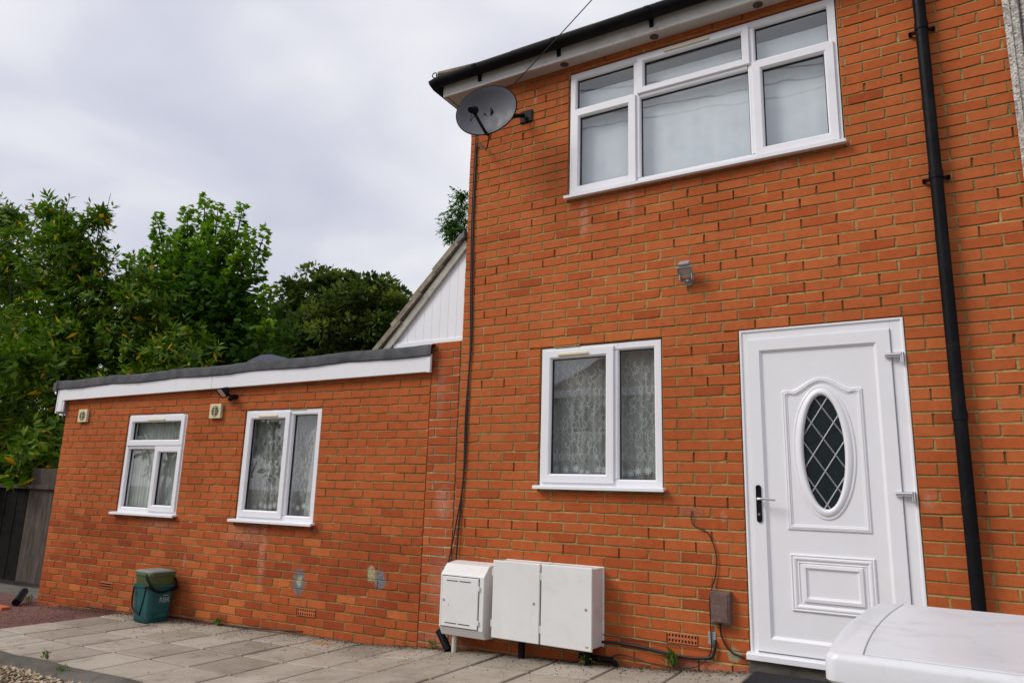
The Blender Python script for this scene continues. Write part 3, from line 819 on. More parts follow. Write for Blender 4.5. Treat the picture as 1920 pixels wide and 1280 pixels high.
def sprigs(b, x0, x1, z0, z1, y, cols, seed):
    """climbing embroidered stems with curled leaves and flowers at the hem, as flat ribbons of thread"""
    r = random.Random(seed)
    def ribbon(pts, w):
        for (p, q), (w0, w1) in zip(zip(pts, pts[1:]), zip(w, w[1:])):
            d = (q - p)
            if d.length < 1e-6: continue
            nrm = Vector((-d.z, 0, d.x)).normalized()
            b.add([p - nrm * w0, p + nrm * w0, q + nrm * w1, q - nrm * w1], [(0, 1, 2, 3)])
    for c in range(cols):
        xb = x0 + (x1 - x0) * (c + 0.5) / cols + r.uniform(-.03, .03)
        z = z0 + 0.10; ph = r.uniform(0, 6)
        stem = [Vector((xb + 0.035 * math.sin(q * 1.3 + ph), y, z + q * 0.05)) for q in range(int((z1 - z0 - 0.15) / 0.05))]
        ribbon(stem, [0.0012] * len(stem))
        for q, p in enumerate(stem[1:]):
            sd_ = 1 if q % 2 else -1
            L = r.uniform(0.022, 0.038); k0 = r.uniform(-0.3, 0.4)
            arc = [p + Vector((sd_ * L * (math.sin(a + k0) - math.sin(k0)), 0, L * (math.cos(k0) - math.cos(a + k0)))) for a in (0.0, 0.6, 1.2, 1.8, 2.4)]
            ribbon(arc, [0.001] * 5)
            for w_, pp in enumerate(arc[1:]):
                for sg in (1, -1):
                    dd = Vector((sd_ * math.cos(w_ * 0.7 + sg * 0.9), 0, math.sin(w_ * 0.7 + sg * 0.9))) * r.uniform(0.008, 0.015)
                    ribbon([pp, pp + dd * 0.5, pp + dd], [0.0008, 0.0032, 0.0005])
        # big flower at the hem
        cx, cz = xb + r.uniform(-.02, .02), z0 + r.uniform(0.05, 0.10)
        for q in range(9):
            an = q * 6.283 / 9
            t_ = Vector((cx, y, cz)); d = Vector((math.cos(an), 0, math.sin(an)))
            ribbon([t_, t_ + d * 0.012, t_ + d * 0.026, t_ + d * 0.036], [0.001, 0.0042, 0.0036, 0.0006])

# ------------------------------------------------------------------ main house
house = thing('brick_house', 'two-storey orange brick house with white door and black gutter', 'house')
H0 = 2.42; BP = 0.2233; XL = -0.2233; XR = 3.83
OP_UP = (0.782, 2.872, 3.660, 4.795)
OP_LO = (0.558, 1.563, 1.315, 2.42)
OP_DR = (2.121, 3.126, 0.20, 2.42)
main_open = [OP_UP, OP_LO, OP_DR]
wall = wall_mesh(XL + 0.004, XR, -0.3, 4.95, main_open, 0.0140, 0.11).build('wall', M_mortar, house)
def tint_main(x, z):
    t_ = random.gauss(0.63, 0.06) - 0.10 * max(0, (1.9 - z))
    r = random.random()
    if r < 0.07: t_ -= random.uniform(0.10, 0.24)
    elif r < 0.10: t_ += 0.12
    if abs(z - 2.46) < 0.03 and 0.5 < x < 1.6: t_ += 0.2
    return min(1, max(0, t_))
AIR_MAIN = (1.578, 1.785, 0.322, 0.394)
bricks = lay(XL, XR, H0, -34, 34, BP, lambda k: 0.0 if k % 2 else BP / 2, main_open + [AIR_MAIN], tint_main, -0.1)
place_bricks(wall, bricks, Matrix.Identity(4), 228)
point_joints(wall, bricks, main_open + [AIR_MAIN], M_mortar, 0.0118, XR)
# terracotta air brick
def airbrick(parent, x0, x1, z0, z1, nx_, nz_):
    b = MB()
    dxp = (x1 - x0) / nx_; dzp = (z1 - z0) / nz_
    g = 0.32
    X = [x0]
    for i in range(nx_):
        X += [x0 + dxp * (i + g / 1.4), x0 + dxp * (i + 1 - g / 1.4)]
    X.append(x1)
    Zl = [z0]
    for i in range(nz_):
        Zl += [z0 + dzp * (i + g / 1.4), z0 + dzp * (i + 1 - g / 1.4)]
    Zl.append(z1)
    for i in range(len(X) - 1):
        for j in range(len(Zl) - 1):
            hole = i % 2 == 1 and j % 2 == 1
            if not hole:
                b.add([(X[i], -0.001, Zl[j]), (X[i + 1], -0.001, Zl[j]), (X[i + 1], -0.001, Zl[j + 1]), (X[i], -0.001, Zl[j + 1])], [(0, 1, 2, 3)])
            else:
                a, c, d, e_ = X[i], X[i + 1], Zl[j], Zl[j + 1]
                b.add([(a, -.001, d), (c, -.001, d), (c, -.001, e_), (a, -.001, e_), (a, .0040, d), (c, .0040, d), (c, .0040, e_), (a, .0040, e_)], [(0, 1, 5, 4), (1, 2, 6, 5), (2, 3, 7, 6), (3, 0, 4, 7)])
                b.add([(a, .0038, d), (c, .0038, d), (c, .0038, e_), (a, .0038, e_)], [(0, 1, 2, 3)], 1)  # shallow back coloured dark as the shade deep in the hole
    b.add([(x0, -.001, z0), (x1, -.001, z0), (x1, .02, z0), (x0, .02, z0)], [(0, 1, 2, 3)])
    b.add([(x0, -.001, z1), (x1, -.001, z1), (x1, .02, z1), (x0, .02, z1)], [(3, 2, 1, 0)])
    return b.build('air_brick', [M_terra, M_void], parent)
airbrick(wall, AIR_MAIN[0] + 0.004, AIR_MAIN[1] - 0.004, AIR_MAIN[2] + 0.004, AIR_MAIN[3] - 0.004, 9, 2)
# brick pier where the extension meets the house
pier_b = MB(); pier_b.box(-0.545, XL + 0.003, 0.0100, 0.11, -0.3, 2.55)
pier = pier_b.build('pier', M_mortar_p, house)
pb = lay(-0.533, XL - 0.004, 2.55, 0, 34, BP, lambda k: (-0.533 + 0.235 if k % 2 else -0.533 + 0.075), [], lambda x, z: random.gauss(0.46, 0.08), -0.05, joint=0.012)
place_bricks(pier, pb, Matrix.Translation((0, 0.002, 0)), 72)
point_joints(pier, pb, [], M_mortar_p, 0.012, XL)
# the rest of the shell (sides, back), out of sight of the street
shell = MB()
shell.add([(XL + .004, 0.11, -.3), (XL + .004, 8, -.3), (XL + .004, 8, 4.95), (XL + .004, 0.11, 4.95)], [(0, 1, 2, 3)])
shell.add([(XL + .004, 8, -.3), (8, 8, -.3), (8, 8, 4.95), (XL + .004, 8, 4.95)], [(0, 1, 2, 3)])
M_plainbrick = simple('distant_brick', (0.36, 0.09, 0.04), 0.9, 0.2, var=0.2, scale=12)
shell.build('side_wall', M_plainbrick, house)
# rooms behind the windows
def room(parent, x0, x1, y0, y1, z0, z1):
    b = MB()
    v = [(x0, y0, z0), (x1, y0, z0), (x1, y1, z0), (x0, y1, z0), (x0, y0, z1), (x1, y0, z1), (x1, y1, z1), (x0, y1, z1)]
    b.add(v, [(0, 1, 2, 3), (4, 7, 6, 5), (1, 5, 6, 2), (2, 6, 7, 3), (3, 7, 4, 0)])
    return b.build('interior', M_room, parent)
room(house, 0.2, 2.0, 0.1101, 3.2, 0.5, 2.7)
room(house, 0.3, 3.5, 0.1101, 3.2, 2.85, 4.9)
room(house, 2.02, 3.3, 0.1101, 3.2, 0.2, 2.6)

# upper window
YF = 0.012
def window_part(parent, x0, x1, z0, z1, mull=(), trans=(), w=0.056, yf=YF):
    b = MB()
    bar_frame(b, x0, x1, z0, z1, w, yf, 0.085, mull, trans)
    return b.build('window', M_upvc, parent)
x0, x1, z0, z1 = 0.790, 2.866, 3.664, 4.785
m1, m2, tz = 1.383, 2.282, 4.430
h = 0.03
uw = window_part(house, x0, x1, z0, z1, [(m1, z0 + .056, z1 - .056), (m2, z0 + .056, z1 - .056)], [(tz, x0 + .056, m1 - h), (tz, m1 + h, m2 - h), (tz, m2 + h, x1 - .056)])
w = 0.056
fixed(uw, x0 + w, m1 - h, tz + h, z1 - w, YF)
fixed(uw, m2 + h, x1 - w, tz + h, z1 - w, YF)
fixed(uw, m1 + h, m2 - h, z0 + w, tz - h, YF)
sash(uw, x0 + 0.022, m1 - 0.006, z0 + 0.022, tz + 0.006, YF)
sash(uw, m2 + 0.006, x1 - 0.022, z0 + 0.022, tz + 0.006, YF)
sash(uw, m1 + 0.008, m2 - 0.008, tz + 0.004, z1 - 0.02, YF, 0.06)
sill(uw, 0.772, 2.884, 3.668)
trickle(uw, 1.62, 1.98, 4.742, YF - 0.016)
# lower window
x0, x1, z0, z1 = 0.566, 1.556, 1.338, 2.410
mm = 1.192
lw = window_part(house, x0, x1, z0, z1, [(mm, z0 + w, z1 - w)])
fixed(lw, mm + h, x1 - w, z0 + w, z1 - w, YF)
sash(lw, x0 + 0.022, mm - 0.004, z0 + 0.022, z1 - 0.022, YF)
sill(lw, 0.540, 1.585, 1.342)
trickle(lw, 0.72, 0.98, 2.350, YF - 0.016)

# net curtains (hang inside, so things of their own)
cu = wavy(0.80, 2.86, 3.62, 4.655, 0.118, 0.0018, 9, 200, 8, 3).build('net_curtain', M_net_w, smooth=True)
tag(cu, 'plain white net curtain behind the upstairs window', 'curtain', 'net curtains')
cl = thing('net_curtain', 'white lace net curtain with leaf sprigs in the window beside the front door', 'curtain', (0, 0, 0), 0, 'net curtains')
wavy(0.57, 1.56, 1.33, 2.40, 0.125, 0.008, 9, 140, 8, 5).build('net', M_net, cl, smooth=True)
b = MB(); sprigs(b, 0.62, 1.54, 1.38, 2.37, 0.112, 13, 4)
b.build('embroidery', M_lace, cl)
rail = MB(); rail.tube([(0.57, 0.135, 2.36), (1.56, 0.135, 2.36)], 0.006)
rail.build('rail', M_upvc, cl)

# front door
dx0, dx1, dz0, dz1 = 2.121, 3.126, 0.31, 2.418
fb = MB()
fb.add([], [])
YD = 0.014
def jamb(xa, xb, za, zb): fb.box(xa, xb, YD, 0.09, za, zb)
jamb(dx0 + .002, dx0 + 0.047, dz0, dz1); jamb(dx1 - 0.078, dx1 - .002, dz0, dz1); jamb(dx0 + 0.047, dx1 - 0.078, dz1 - 0.066, dz1 - .001)
fb.rectring(dx0 + .001, dx1 - .001, dz0 - .002, dz1 + 0.0005, [(0, 0.09), (0, YD - 0.010), (0.014, YD - 0.010), (0.018, YD + 0.001), (0.018, 0.05)])
door = fb.build('door', M_upvc, house, bevel=0.003)
lx0, lx1, lz0, lz1 = 2.170, 3.046, 0.345, 2.350
yl = 0.004
lf = MB()
lf.rectring(lx0, lx1, lz0, lz1, [(0, 0.06), (0, yl), (0.004, yl - 0.004), (0.080, yl - 0.004), (0.090, yl + 0.006), (0.098, yl + 0.014), (0.098, 0.05)])
lf.build('leaf_frame', M_upvc_door, door)
px0, px1, pz0, pz1 = lx0 + 0.096, lx1 - 0.096, lz0 + 0.096, lz1 - 0.096
yp = yl + 0.015
ocx, ocz, orx, orz = 2.622, 1.590, 0.124, 0.362
# panel skin with an oval hole
pn = MB()
NN = 64
oval = lambda rx, rz, y: [(ocx + rx * math.cos(2 * PI * i / NN), y, ocz + rz * math.sin(2 * PI * i / NN)) for i in range(NN)]
def rect_loop(x0_, x1_, z0_, z1_, y):
    out_ = []
    for i in range(NN):
        a = 2 * PI * i / NN; c, s_ = math.cos(a), math.sin(a)
        k = 1e9
        if c > 1e-9: k = min(k, (x1_ - ocx) / c)
        if c < -1e-9: k = min(k, (x0_ - ocx) / c)
        if s_ > 1e-9: k = min(k, (z1_ - ocz) / s_)
        if s_ < -1e-9: k = min(k, (z0_ - ocz) / s_)
        out_.append((ocx + k * c, y, ocz + k * s_))
    return out_
zmid = 1.02
pn.loops([rect_loop(px0, px1, zmid, pz1, yp), oval(orx, orz, yp), oval(orx, orz, yp + 0.03)])
for (cx_, cz_) in ((px0, pz1), (px1, pz1), (px0, zmid), (px1, zmid)):
    l_ = rect_loop(px0, px1, zmid, pz1, yp)
    best = sorted(l_, key=lambda p: (p[0] - cx_) ** 2 + (p[2] - cz_) ** 2)[:2]
    pn.add([(cx_, yp, cz_), best[0], best[1]], [(0, 1, 2)])
pn.add([(px0, yp, pz0), (px1, yp, pz0), (px1, yp, zmid), (px0, yp, zmid)], [(0, 1, 2, 3)])
pn.build('door_panel', M_upvc_door, door)
# oval moulding
om = MB()
om.loops([oval(orx + d, orz + d, y) for d, y in [(0.062, yp), (0.060, yp - 0.006), (0.052, yp - 0.009), (0.046, yp - 0.006), (0.042, yp - 0.012), (0.020, yp - 0.020), (0.010, yp - 0.019), (0.004, yp - 0.014), (-0.002, yp - 0.004), (-0.002, yp + 0.02)]])
om.build('oval_moulding', M_upvc_door, door, autosmooth=50)
# oval glass with leaded diamonds
MB().loops([oval(orx, orz, yp + 0.010)], cap1=True).build('oval_glass', M_obsc, door)
ld = MB()
def inoval(x, z): return ((x - ocx) / orx) ** 2 + ((z - ocz) / orz) ** 2 < 1
for sgn in (1, -1):
    for c in np.arange(-1.2, 1.2, 0.205):
        pts = []
        for q in np.linspace(-0.14, 0.14, 141):
            x = ocx + q; z = ocz + sgn * q * 1.55 + c + 0.05
            if inoval(x, z): pts.append((x, yp + 0.008, z))
        if len(pts) > 3: ld.tube([pts[0], pts[-1]], 0.0046, 6)
ld.build('leading', M_lead, door)
# arched moulding round the oval
def arch_loop(ins, y):
    xa, xb, za, zb, rise = 2.382 + ins, 2.866 - ins, 1.098 + ins, 1.985 - ins, 0.082
    out_ = [(xa, y, za), (xb, y, za), (xb, y, zb)]
    for i in range(1, 24):
        t_ = i / 24
        x = xb + (xa - xb) * t_
        q = (t_ - 0.5) * 2
        if abs(q) > 0.78: z = zb + 0.010 * (1 - abs((abs(q) - 0.89) / 0.11))
        else: z = zb + rise * (0.5 + 0.5 * math.cos(q / 0.78 * PI)) ** 0.8
        out_.append((x, y, z))
    out_.append((xa, y, zb))
    return out_
am = MB()
am.loops([arch_loop(d, y) for d, y in [(0, yp), (0.001, yp - 0.007), (0.007, yp - 0.010), (0.010, yp - 0.006), (0.014, yp - 0.011), (0.022, yp - 0.011), (0.026, yp - 0.004), (0.031, yp - 0.005), (0.034, yp)]])
am.build('arched_moulding', M_upvc_door, door)
pmo = MB()
pmo.rectring(2.386, 2.872, 0.606, 0.950, [(0, yp), (0.001, yp - 0.008), (0.008, yp - 0.012), (0.014, yp - 0.006), (0.022, yp - 0.012), (0.030, yp - 0.012), (0.044, yp - 0.003), (0.050, yp - 0.006), (0.052, yp)])
pmo.rectring(2.386 + .068, 2.872 - .068, 0.606 + .058, 0.950 - .058, [(0, yp), (0.004, yp - 0.012), (0.022, yp - 0.014), (0.026, yp - 0.006), (0.033, yp - 0.004), (0.036, yp - 0.002)], cap=True)
pmo.build('lower_moulding', M_upvc_door, door)
hp = MB()
prof_ = [(2.213 + 0.0165 * math.cos(a), 0) for a in ()]
pl = []
for i in range(12): 
    a = PI * i / 11; pl.append((2.212 + 0.017 * math.cos(a), 1.356 + 0.017 * math.sin(a)))
for i in range(12):
    a = PI + PI * i / 11; pl.append((2.212 + 0.017 * math.cos(a), 1.150 + 0.017 * math.sin(a)))
hp.extrude_y(pl, yl - 0.014, yl - 0.003)
hpo = hp.build('handle_plate', M_black, door, bevel=0.003)
hl = MB()
hl.tube(smooth_path([(2.212, yl - 0.012, 1.283), (2.212, yl - 0.045, 1.283), (2.222, yl - 0.055, 1.283), (2.26, yl - 0.056, 1.284), (2.325, yl - 0.053, 1.279)], 5), 0.0085, 10)
hl.build('lever', M_chrome, door, smooth=True)
kh = MB()
kh.tube([(2.212, yl - 0.019, 1.186), (2.212, yl - 0.013, 1.186)], 0.009, 14)
kh.build('key_cylinder', M_chrome, door)
for zh in (2.178, 1.335):
    hg = MB()
    hg.tube([(3.012, yl - 0.018, zh), (3.098, yl - 0.018, zh)], 0.015, 14)
    hg.tube([(3.104, yl - 0.016, zh + 0.014), (3.104, yl - 0.016, zh - 0.052)], 0.013, 14)
    hg.box(3.012, 3.10, yl - 0.012, yl, zh - 0.013, zh + 0.013)
    hg.build('hinge', M_chrome, door, autosmooth=40)
th = MB()
th.extrude_x([(0.09, 0.345), (-0.03, 0.335), (-0.045, 0.328), (-0.045, 0.294), (0.09, 0.294)], 2.105, 3.14)
th.build('threshold', M_upvc, door, bevel=0.003)
st_ = MB(); st_.box(2.11, 3.135, -0.012, 0.09, 0.1, 0.292)
st_.build('step', M_edge, house)

# eaves, gutter, downpipe, roof
ZS = 4.862
ev = MB(); ev.box(-0.43, 8.2, -0.118, 0.0, ZS, ZS + 0.009); ev.box(-0.43, XL + 0.003, 0.0, 7, ZS, ZS + 0.009)
sof = ev.build('soffit', M_soffit, house)
for k in range(11):
    xv = -0.04 + 0.80 * k
    MB().loops([[(xv + r * math.cos(a), -0.055 + r * math.sin(a), ZS - z) for a in np.linspace(0, 2 * PI, 20, endpoint=False)] for r, z in ((0.036, 0), (0.036, 0.004), (0.030, 0.007), (0.024, 0.004), (0.02, 0.004))], cap1=True).build('soffit_vent', M_vent, sof)
fa = MB(); fa.box(-0.44, 8.2, -0.136, -0.119, ZS - 0.012, 5.02); fa.box(-0.46, -0.441, -0.136, 7, ZS - 0.012, 5.02)
fa.build('fascia', M_upvc_old, house, bevel=0.002)
def half_round(pts_fn, n_, r):
    ls_ = []
    for i in range(n_ + 1):
        c, side = pts_fn(i / n_)
        ring_ = []
        for k in range(13):
            a = PI + PI * k / 12
            ring_.append(tuple(Vector(c) + Vector(side) * (r * math.cos(a)) + Vector((0, 0, r * math.sin(a)))))
        for k in range(13):
            a = 2 * PI - PI * k / 12
            ring_.append(tuple(Vector(c) + Vector(side) * ((r - 0.004) * math.cos(a)) + Vector((0, 0, (r - 0.004) * math.sin(a)))))
        ls_.append(ring_)
    return ls_
gut = MB()
GZ = 4.992
corner = (-0.525, -0.198, GZ)
def gpath(t_):
    if t_ < 0.5:
        return ((-0.525 + (8.2 + 0.525) * (1 - t_ / 0.5), -0.198, GZ), (0, 1, 0)) if t_ > 0 else ((8.2, -0.198, GZ), (0, 1, 0))
ls = []
for (c, s_) in [((8.2, -0.198, GZ + .01), (0, 1, 0)), ((3.0, -0.198, GZ + .004), (0, 1, 0)), ((-0.47, -0.198, GZ), (0, 1, 0)), ((-0.525, -0.19, GZ), (0.71, 0.71, 0)), ((-0.533, -0.14, GZ), (1, 0, 0)), ((-0.533, 7, GZ), (1, 0, 0))]:
    k_ = half_round(lambda q: (c, s_), 0, 0.058)[0] if False else None
    ring_ = []
    for k in range(13):
        a = PI + PI * k / 12
        ring_.append(tuple(Vector(c) + Vector(s_) * (0.060 * math.cos(a)) + Vector((0, 0, 0.060 * math.sin(a)))))
    for k in range(13):
        a = 2 * PI - PI * k / 12
        ring_.append(tuple(Vector(c) + Vector(s_) * (0.056 * math.cos(a)) + Vector((0, 0, 0.056 * math.sin(a)))))
    ls.append(ring_)
gut.loops(ls, cap0=True, cap1=True)
gutter = gut.build('gutter', M_black, house, autosmooth=40)
for xg in (-0.05, 0.75, 1.57, 2.4, 3.2):
    br = MB()
    br.loops([[(xg + dxg, -0.198 + 0.064 * math.cos(a), GZ + 0.064 * math.sin(a)) for a in np.linspace(PI, 2 * PI, 14)] + [(xg + dxg, -0.198 + 0.060 * math.cos(a), GZ + 0.060 * math.sin(a)) for a in np.linspace(2 * PI, PI, 14)] for dxg in (-0.018, 0.018)], cap0=True, cap1=True)
    br.box(xg - 0.016, xg + 0.016, -0.150, -0.137, GZ - 0.10, GZ - 0.02)
    br.box(xg - 0.018, xg + 0.018, -0.266, -0.25, GZ - 0.008, GZ + 0.008)
    br.build('gutter_bracket', M_black, gutter)
dp = MB()
dp.tube([(3.375, -0.062, 4.95), (3.375, -0.062, 0.26)], 0.036, 20)
downpipe = dp.build('downpipe', M_black, house, autosmooth=40)
for zc in (4.33, 3.29, 1.79):
    c_ = MB(); c_.tube([(3.375, -0.062, zc - 0.028), (3.375, -0.062, zc + 0.022)], 0.0405, 20)
    if zc > 2:
        c_.box(3.30, 3.45, -0.034, -0.018, zc - 0.024, zc - 0.006)
        c_.tube([(3.308, -0.034, zc - 0.015), (3.308, 0.01, zc - 0.015)], 0.010, 8); c_.tube([(3.442, -0.034, zc - 0.015), (3.442, 0.01, zc - 0.015)], 0.010, 8)
    c_.build('pipe_clip', M_black, downpipe, autosmooth=40)
hop = MB(); hop.tube([(3.375, -0.198, GZ - 0.05), (3.375, -0.198, GZ - 0.12), (3.375, -0.062, 4.80), (3.375, -0.062, 4.7)], 0.038, 16)
hop.build('swan_neck', M_black, downpipe, autosmooth=40)
# hipped roof
rf = MB()
P_ = math.tan(math.radians(33))
e0x, e0y, ez = -0.50, -0.17, 5.03
rx_, ry_ = 3.4, 3.73
rf.add([(e0x, e0y, ez), (9, e0y, ez), (9, ry_, ez + (ry_ - e0y) * P_), (e0x + (ry_ - e0y), ry_, ez + (ry_ - e0y) * P_), (e0x, 8.1, ez), (9, 8.1, ez)], [(0, 1, 2, 3), (0, 3, 4), (3, 2, 5, 4)])
roof = rf.build('roof', M_tile, house)
tl = MB(); tl.box(-0.128, 0.128, 0, 0.30, 0, 0.018)
tmesh = tl.mesh('tile', M_tile)
for r_ in range(2):
    for i in range(34):
        o = bpy.data.objects.new('tile', tmesh); COL.objects.link(o); o.parent = roof
        yy = e0y - 0.045 + r_ * 0.24
        xx = e0x + 0.16 + r_ * 0.36 + i * 0.262
        if xx > 8.8: 
            bpy.data.objects.remove(o); continue
        o.location = (xx, yy, ez + (yy - e0y) * P_ + 0.014 + random.uniform(-.002, .002)); o.rotation_euler = (math.radians(30) + random.uniform(-.01, .01), 0, 0)
ht = MB()
for k in range(5):
    d0 = Vector((e0x - 0.01, e0y - 0.01, ez + 0.02)) + Vector((1, 1, P_)) * (k * 0.26); d1 = d0 + Vector((1, 1, P_)) * 0.27
    ls_ = []
    for d in (d0, d1):
        sd_ = Vector((1, -1, 0)).normalized()
        ls_.append([tuple(d + sd_ * (0.075 * math.cos(a)) + Vector((0, 0, 0.055 * math.sin(a) - 0.015))) for a in np.linspace(0, PI, 10)])
    MB().loops(ls_, cap0=True, cap1=True).build('hip_tile', M_tile, roof)
ci = MB()
ci.tube([(e0x + 0.04, e0y + 0.02, ez + 0.02), (e0x - 0.02, e0y - 0.0, ez + 0.03)] + [(e0x - 0.045 + 0.024 * math.cos(a), e0y - 0.005, ez + 0.052 + 0.024 * math.sin(a)) for a in np.linspace(-0.6, 4.6, 14)], 0.005, 6)
ci.build('hip_iron', M_black, roof)

# ------------------------------------------------------------------ neighbour's pebbledashed wall
nb = thing('neighbour_house', 'pebbledashed neighbouring house wall at the right edge', 'house')
b = MB(); b.box(XR + 0.006, 8.2, -0.016, 0.2, -0.3, 4.86)
b.build('wall', M_pebbledash, nb)
b = MB(); b.box(XR - 0.012, XR + 0.022, -0.026, -0.0165, -0.2, 4.86)
b.build('render_bead', M_pebbledash, nb)
b = MB(); b.tube([(3.905, -0.024, 4.85), (3.893, -0.024, 3.2), (3.90, -0.024, 0.3)], 0.006, 6)
b.build('cable', M_cable, nb)

# ------------------------------------------------------------------ side lean-to with white cladding
lt = thing('lean_to', 'steep tiled lean-to with white boarded gable beside the house', 'lean-to')
yc = 0.035
xr_, zb_, zt_ = XL - 0.002, 2.556, 3.40
xl_ = -1.03
nB = 9
for i in range(nB):
    a = xl_ + (xr_ - xl_) * i / nB; c = xl_ + (xr_ - xl_) * (i + 1) / nB
    f = lambda x: zb_ + 0.02 + (zt_ - zb_) * (x - xl_) / (xr_ - xl_)
    b = MB(); g = 0.0018
    b.extrude_y([(a + g, zb_), (c - g, zb_), (c - g, f(c - g)), (a + g, f(a + g))], yc, yc + 0.02)
    b.extrude_y([(a - .0001, zb_), (a + g, zb_), (a + g, f(a + g) - .01), (a - .0001, f(a) - .01)], yc + 0.0004, yc + 0.02)
    b.build('board', M_upvc, lt)
b = MB(); b.box(xl_ + 0.02, xr_ + 0.004, yc - 0.012, yc - 0.0005, zb_ - 0.022, zb_ + 0.028)
b.build('bottom_trim', M_upvc, lt, bevel=0.002)
sl = Vector((xl_ - xr_, 0, zb_ - zt_)).normalized()     # down the slope
nrm = Vector((sl.z, 0, -sl.x)).normalized()
if nrm.z < 0: nrm = -nrm
top = Vector((xr_ - 0.012, 0, zt_ + 0.06))
M_oldtrim = simple('dirty_verge_trim', (0.42, 0.40, 0.35), 0.8, 0.2, var=0.15, scale=9, dirt=(0.13, 0.115, 0.085), dirt_amt=0.75, dscale=10.0)
def strip(o0, o1, y0, y1, t0, t1, name, mat, L0=0.0, L1=1.30):
    b = MB()
    P = [top + sl * L0 + nrm * t0, top + sl * L1 + nrm * t0, top + sl * L1 + nrm * t1, top + sl * L0 + nrm * t1]
    b.extrude_y([(p.x, p.z) for p in P], y0, y1)
    return b.build(name, mat, lt, bevel=0.003)
strip(0, 0, yc - 0.03, yc + 0.006, -0.062, 0.004, 'verge_trim', M_oldtrim)
strip(0, 0, yc + 0.008, 4.0, -0.02, 0.004, 'roof_deck', M_tile)
LT = MB(); LT.box(0, 0.42, 0, 0.33, 0, 0.05)
ltm = LT.mesh('tile', M_lichen)
ang = math.atan2(sl.z, sl.x)
for c_ in range(4):
    for j in range(12):
        o = bpy.data.objects.new('tile', ltm); COL.objects.link(o); o.parent = lt
        p = top + sl * (c_ * 0.325 - 0.02) + nrm * (0.012 + random.uniform(-.004, .006))
        o.location = (p.x, yc - 0.055 + j * 0.332 + random.uniform(-.008, .008), p.z)
        xa = sl; ya = Vector((0, 1, 0)); za = nrm
        tilt = Matrix.Rotation(-0.045 * (1 if True else 0), 3, 'Y')
        Mx = Matrix((xa, ya, nrm)).transposed()
        if Mx.determinant() < 0:
            Mx = Matrix((xa, -ya, nrm)).transposed(); o.location.y += 0.33
        o.rotation_euler = (Mx @ Matrix.Rotation(-0.05, 3, 'Y')).to_euler()
b = MB()
b.extrude_y([(xr_ + 0.0, zt_ + 0.15), (xr_ - 0.09, zt_ + 0.055), (xr_ - 0.075, zt_ + 0.03), (xr_ + 0.0, zt_ + 0.08)], -0.03, 4)
b.build('flashing', simple('lead_flashing', (0.10, 0.10, 0.115), 0.6, 0.4, var=0.2), lt, bevel=0.004)
# closing wall under the lean-to roof (hidden side)
b = MB(); b.box(xl_ - 0.02, xl_, 0.06, 4, 0, 2.56); b.box(xl_, XL, yc + .022, yc + .05, 2.3, 2.58)
b.build('side_wall', M_plainbrick, lt)

# ------------------------------------------------------------------ single storey extension
EA = 0.0545
ext = thing('brick_extension', 'single-storey flat-roofed brick extension with white fascia', 'extension', (-0.53, 0, 0), EA)
EM = Matrix.Translation((-0.53, 0, 0)) @ Matrix.Rotation(EA, 4, 'Z')
EXL = -5.30; EP = 0.2208; EZ = 2.0117
O1 = (-4.095, -3.115, 0.925, EZ)
O2 = (-2.240, -1.232, 0.925, EZ)
AE1 = (-6 * EP, -5 * EP, EZ - 25 * 0.075 + 0.004, EZ - 24 * 0.075 - 0.004)
AE2 = (-19 * EP, -18 * EP, EZ - 25 * 0.075 + 0.004, EZ - 24 * 0.075 - 0.004)
ewall = wall_mesh(EXL + .004, 0, -0.4, 2.42, [O1, O2], 0.0140, 0.11).build('wall', M_mortar_e, ext)
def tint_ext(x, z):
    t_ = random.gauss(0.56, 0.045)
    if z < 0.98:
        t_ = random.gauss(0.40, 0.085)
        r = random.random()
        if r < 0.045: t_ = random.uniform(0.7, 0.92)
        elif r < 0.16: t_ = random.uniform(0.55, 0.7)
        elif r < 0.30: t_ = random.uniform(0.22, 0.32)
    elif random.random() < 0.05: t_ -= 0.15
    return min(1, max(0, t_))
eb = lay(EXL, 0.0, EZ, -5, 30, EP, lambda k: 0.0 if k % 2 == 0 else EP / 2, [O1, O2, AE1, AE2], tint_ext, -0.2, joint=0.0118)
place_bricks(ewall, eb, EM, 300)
point_joints(ewall, eb, [O1, O2, AE1, AE2], M_mortar_e, 0.0118, 0.0)
airb = airbrick(ewall, AE1[0] + 0.005, AE1[1] - 0.005, AE1[2] + 0.002, AE1[3] - 0.002, 8, 2)
b = MB(); b.box(AE2[0] + 0.005, AE2[1] - 0.005, -0.001, 0.02, AE2[2] + 0.002, AE2[3] - 0.002)
ab2 = b.build('air_brick', M_terra, ewall)
for zq in (0.155, 0.180):
    MB().box(AE2[0] + 0.015, AE2[1] - 0.015, -0.003, -0.0011, zq, zq + 0.012).build('slot', M_void, None).parent = ewall
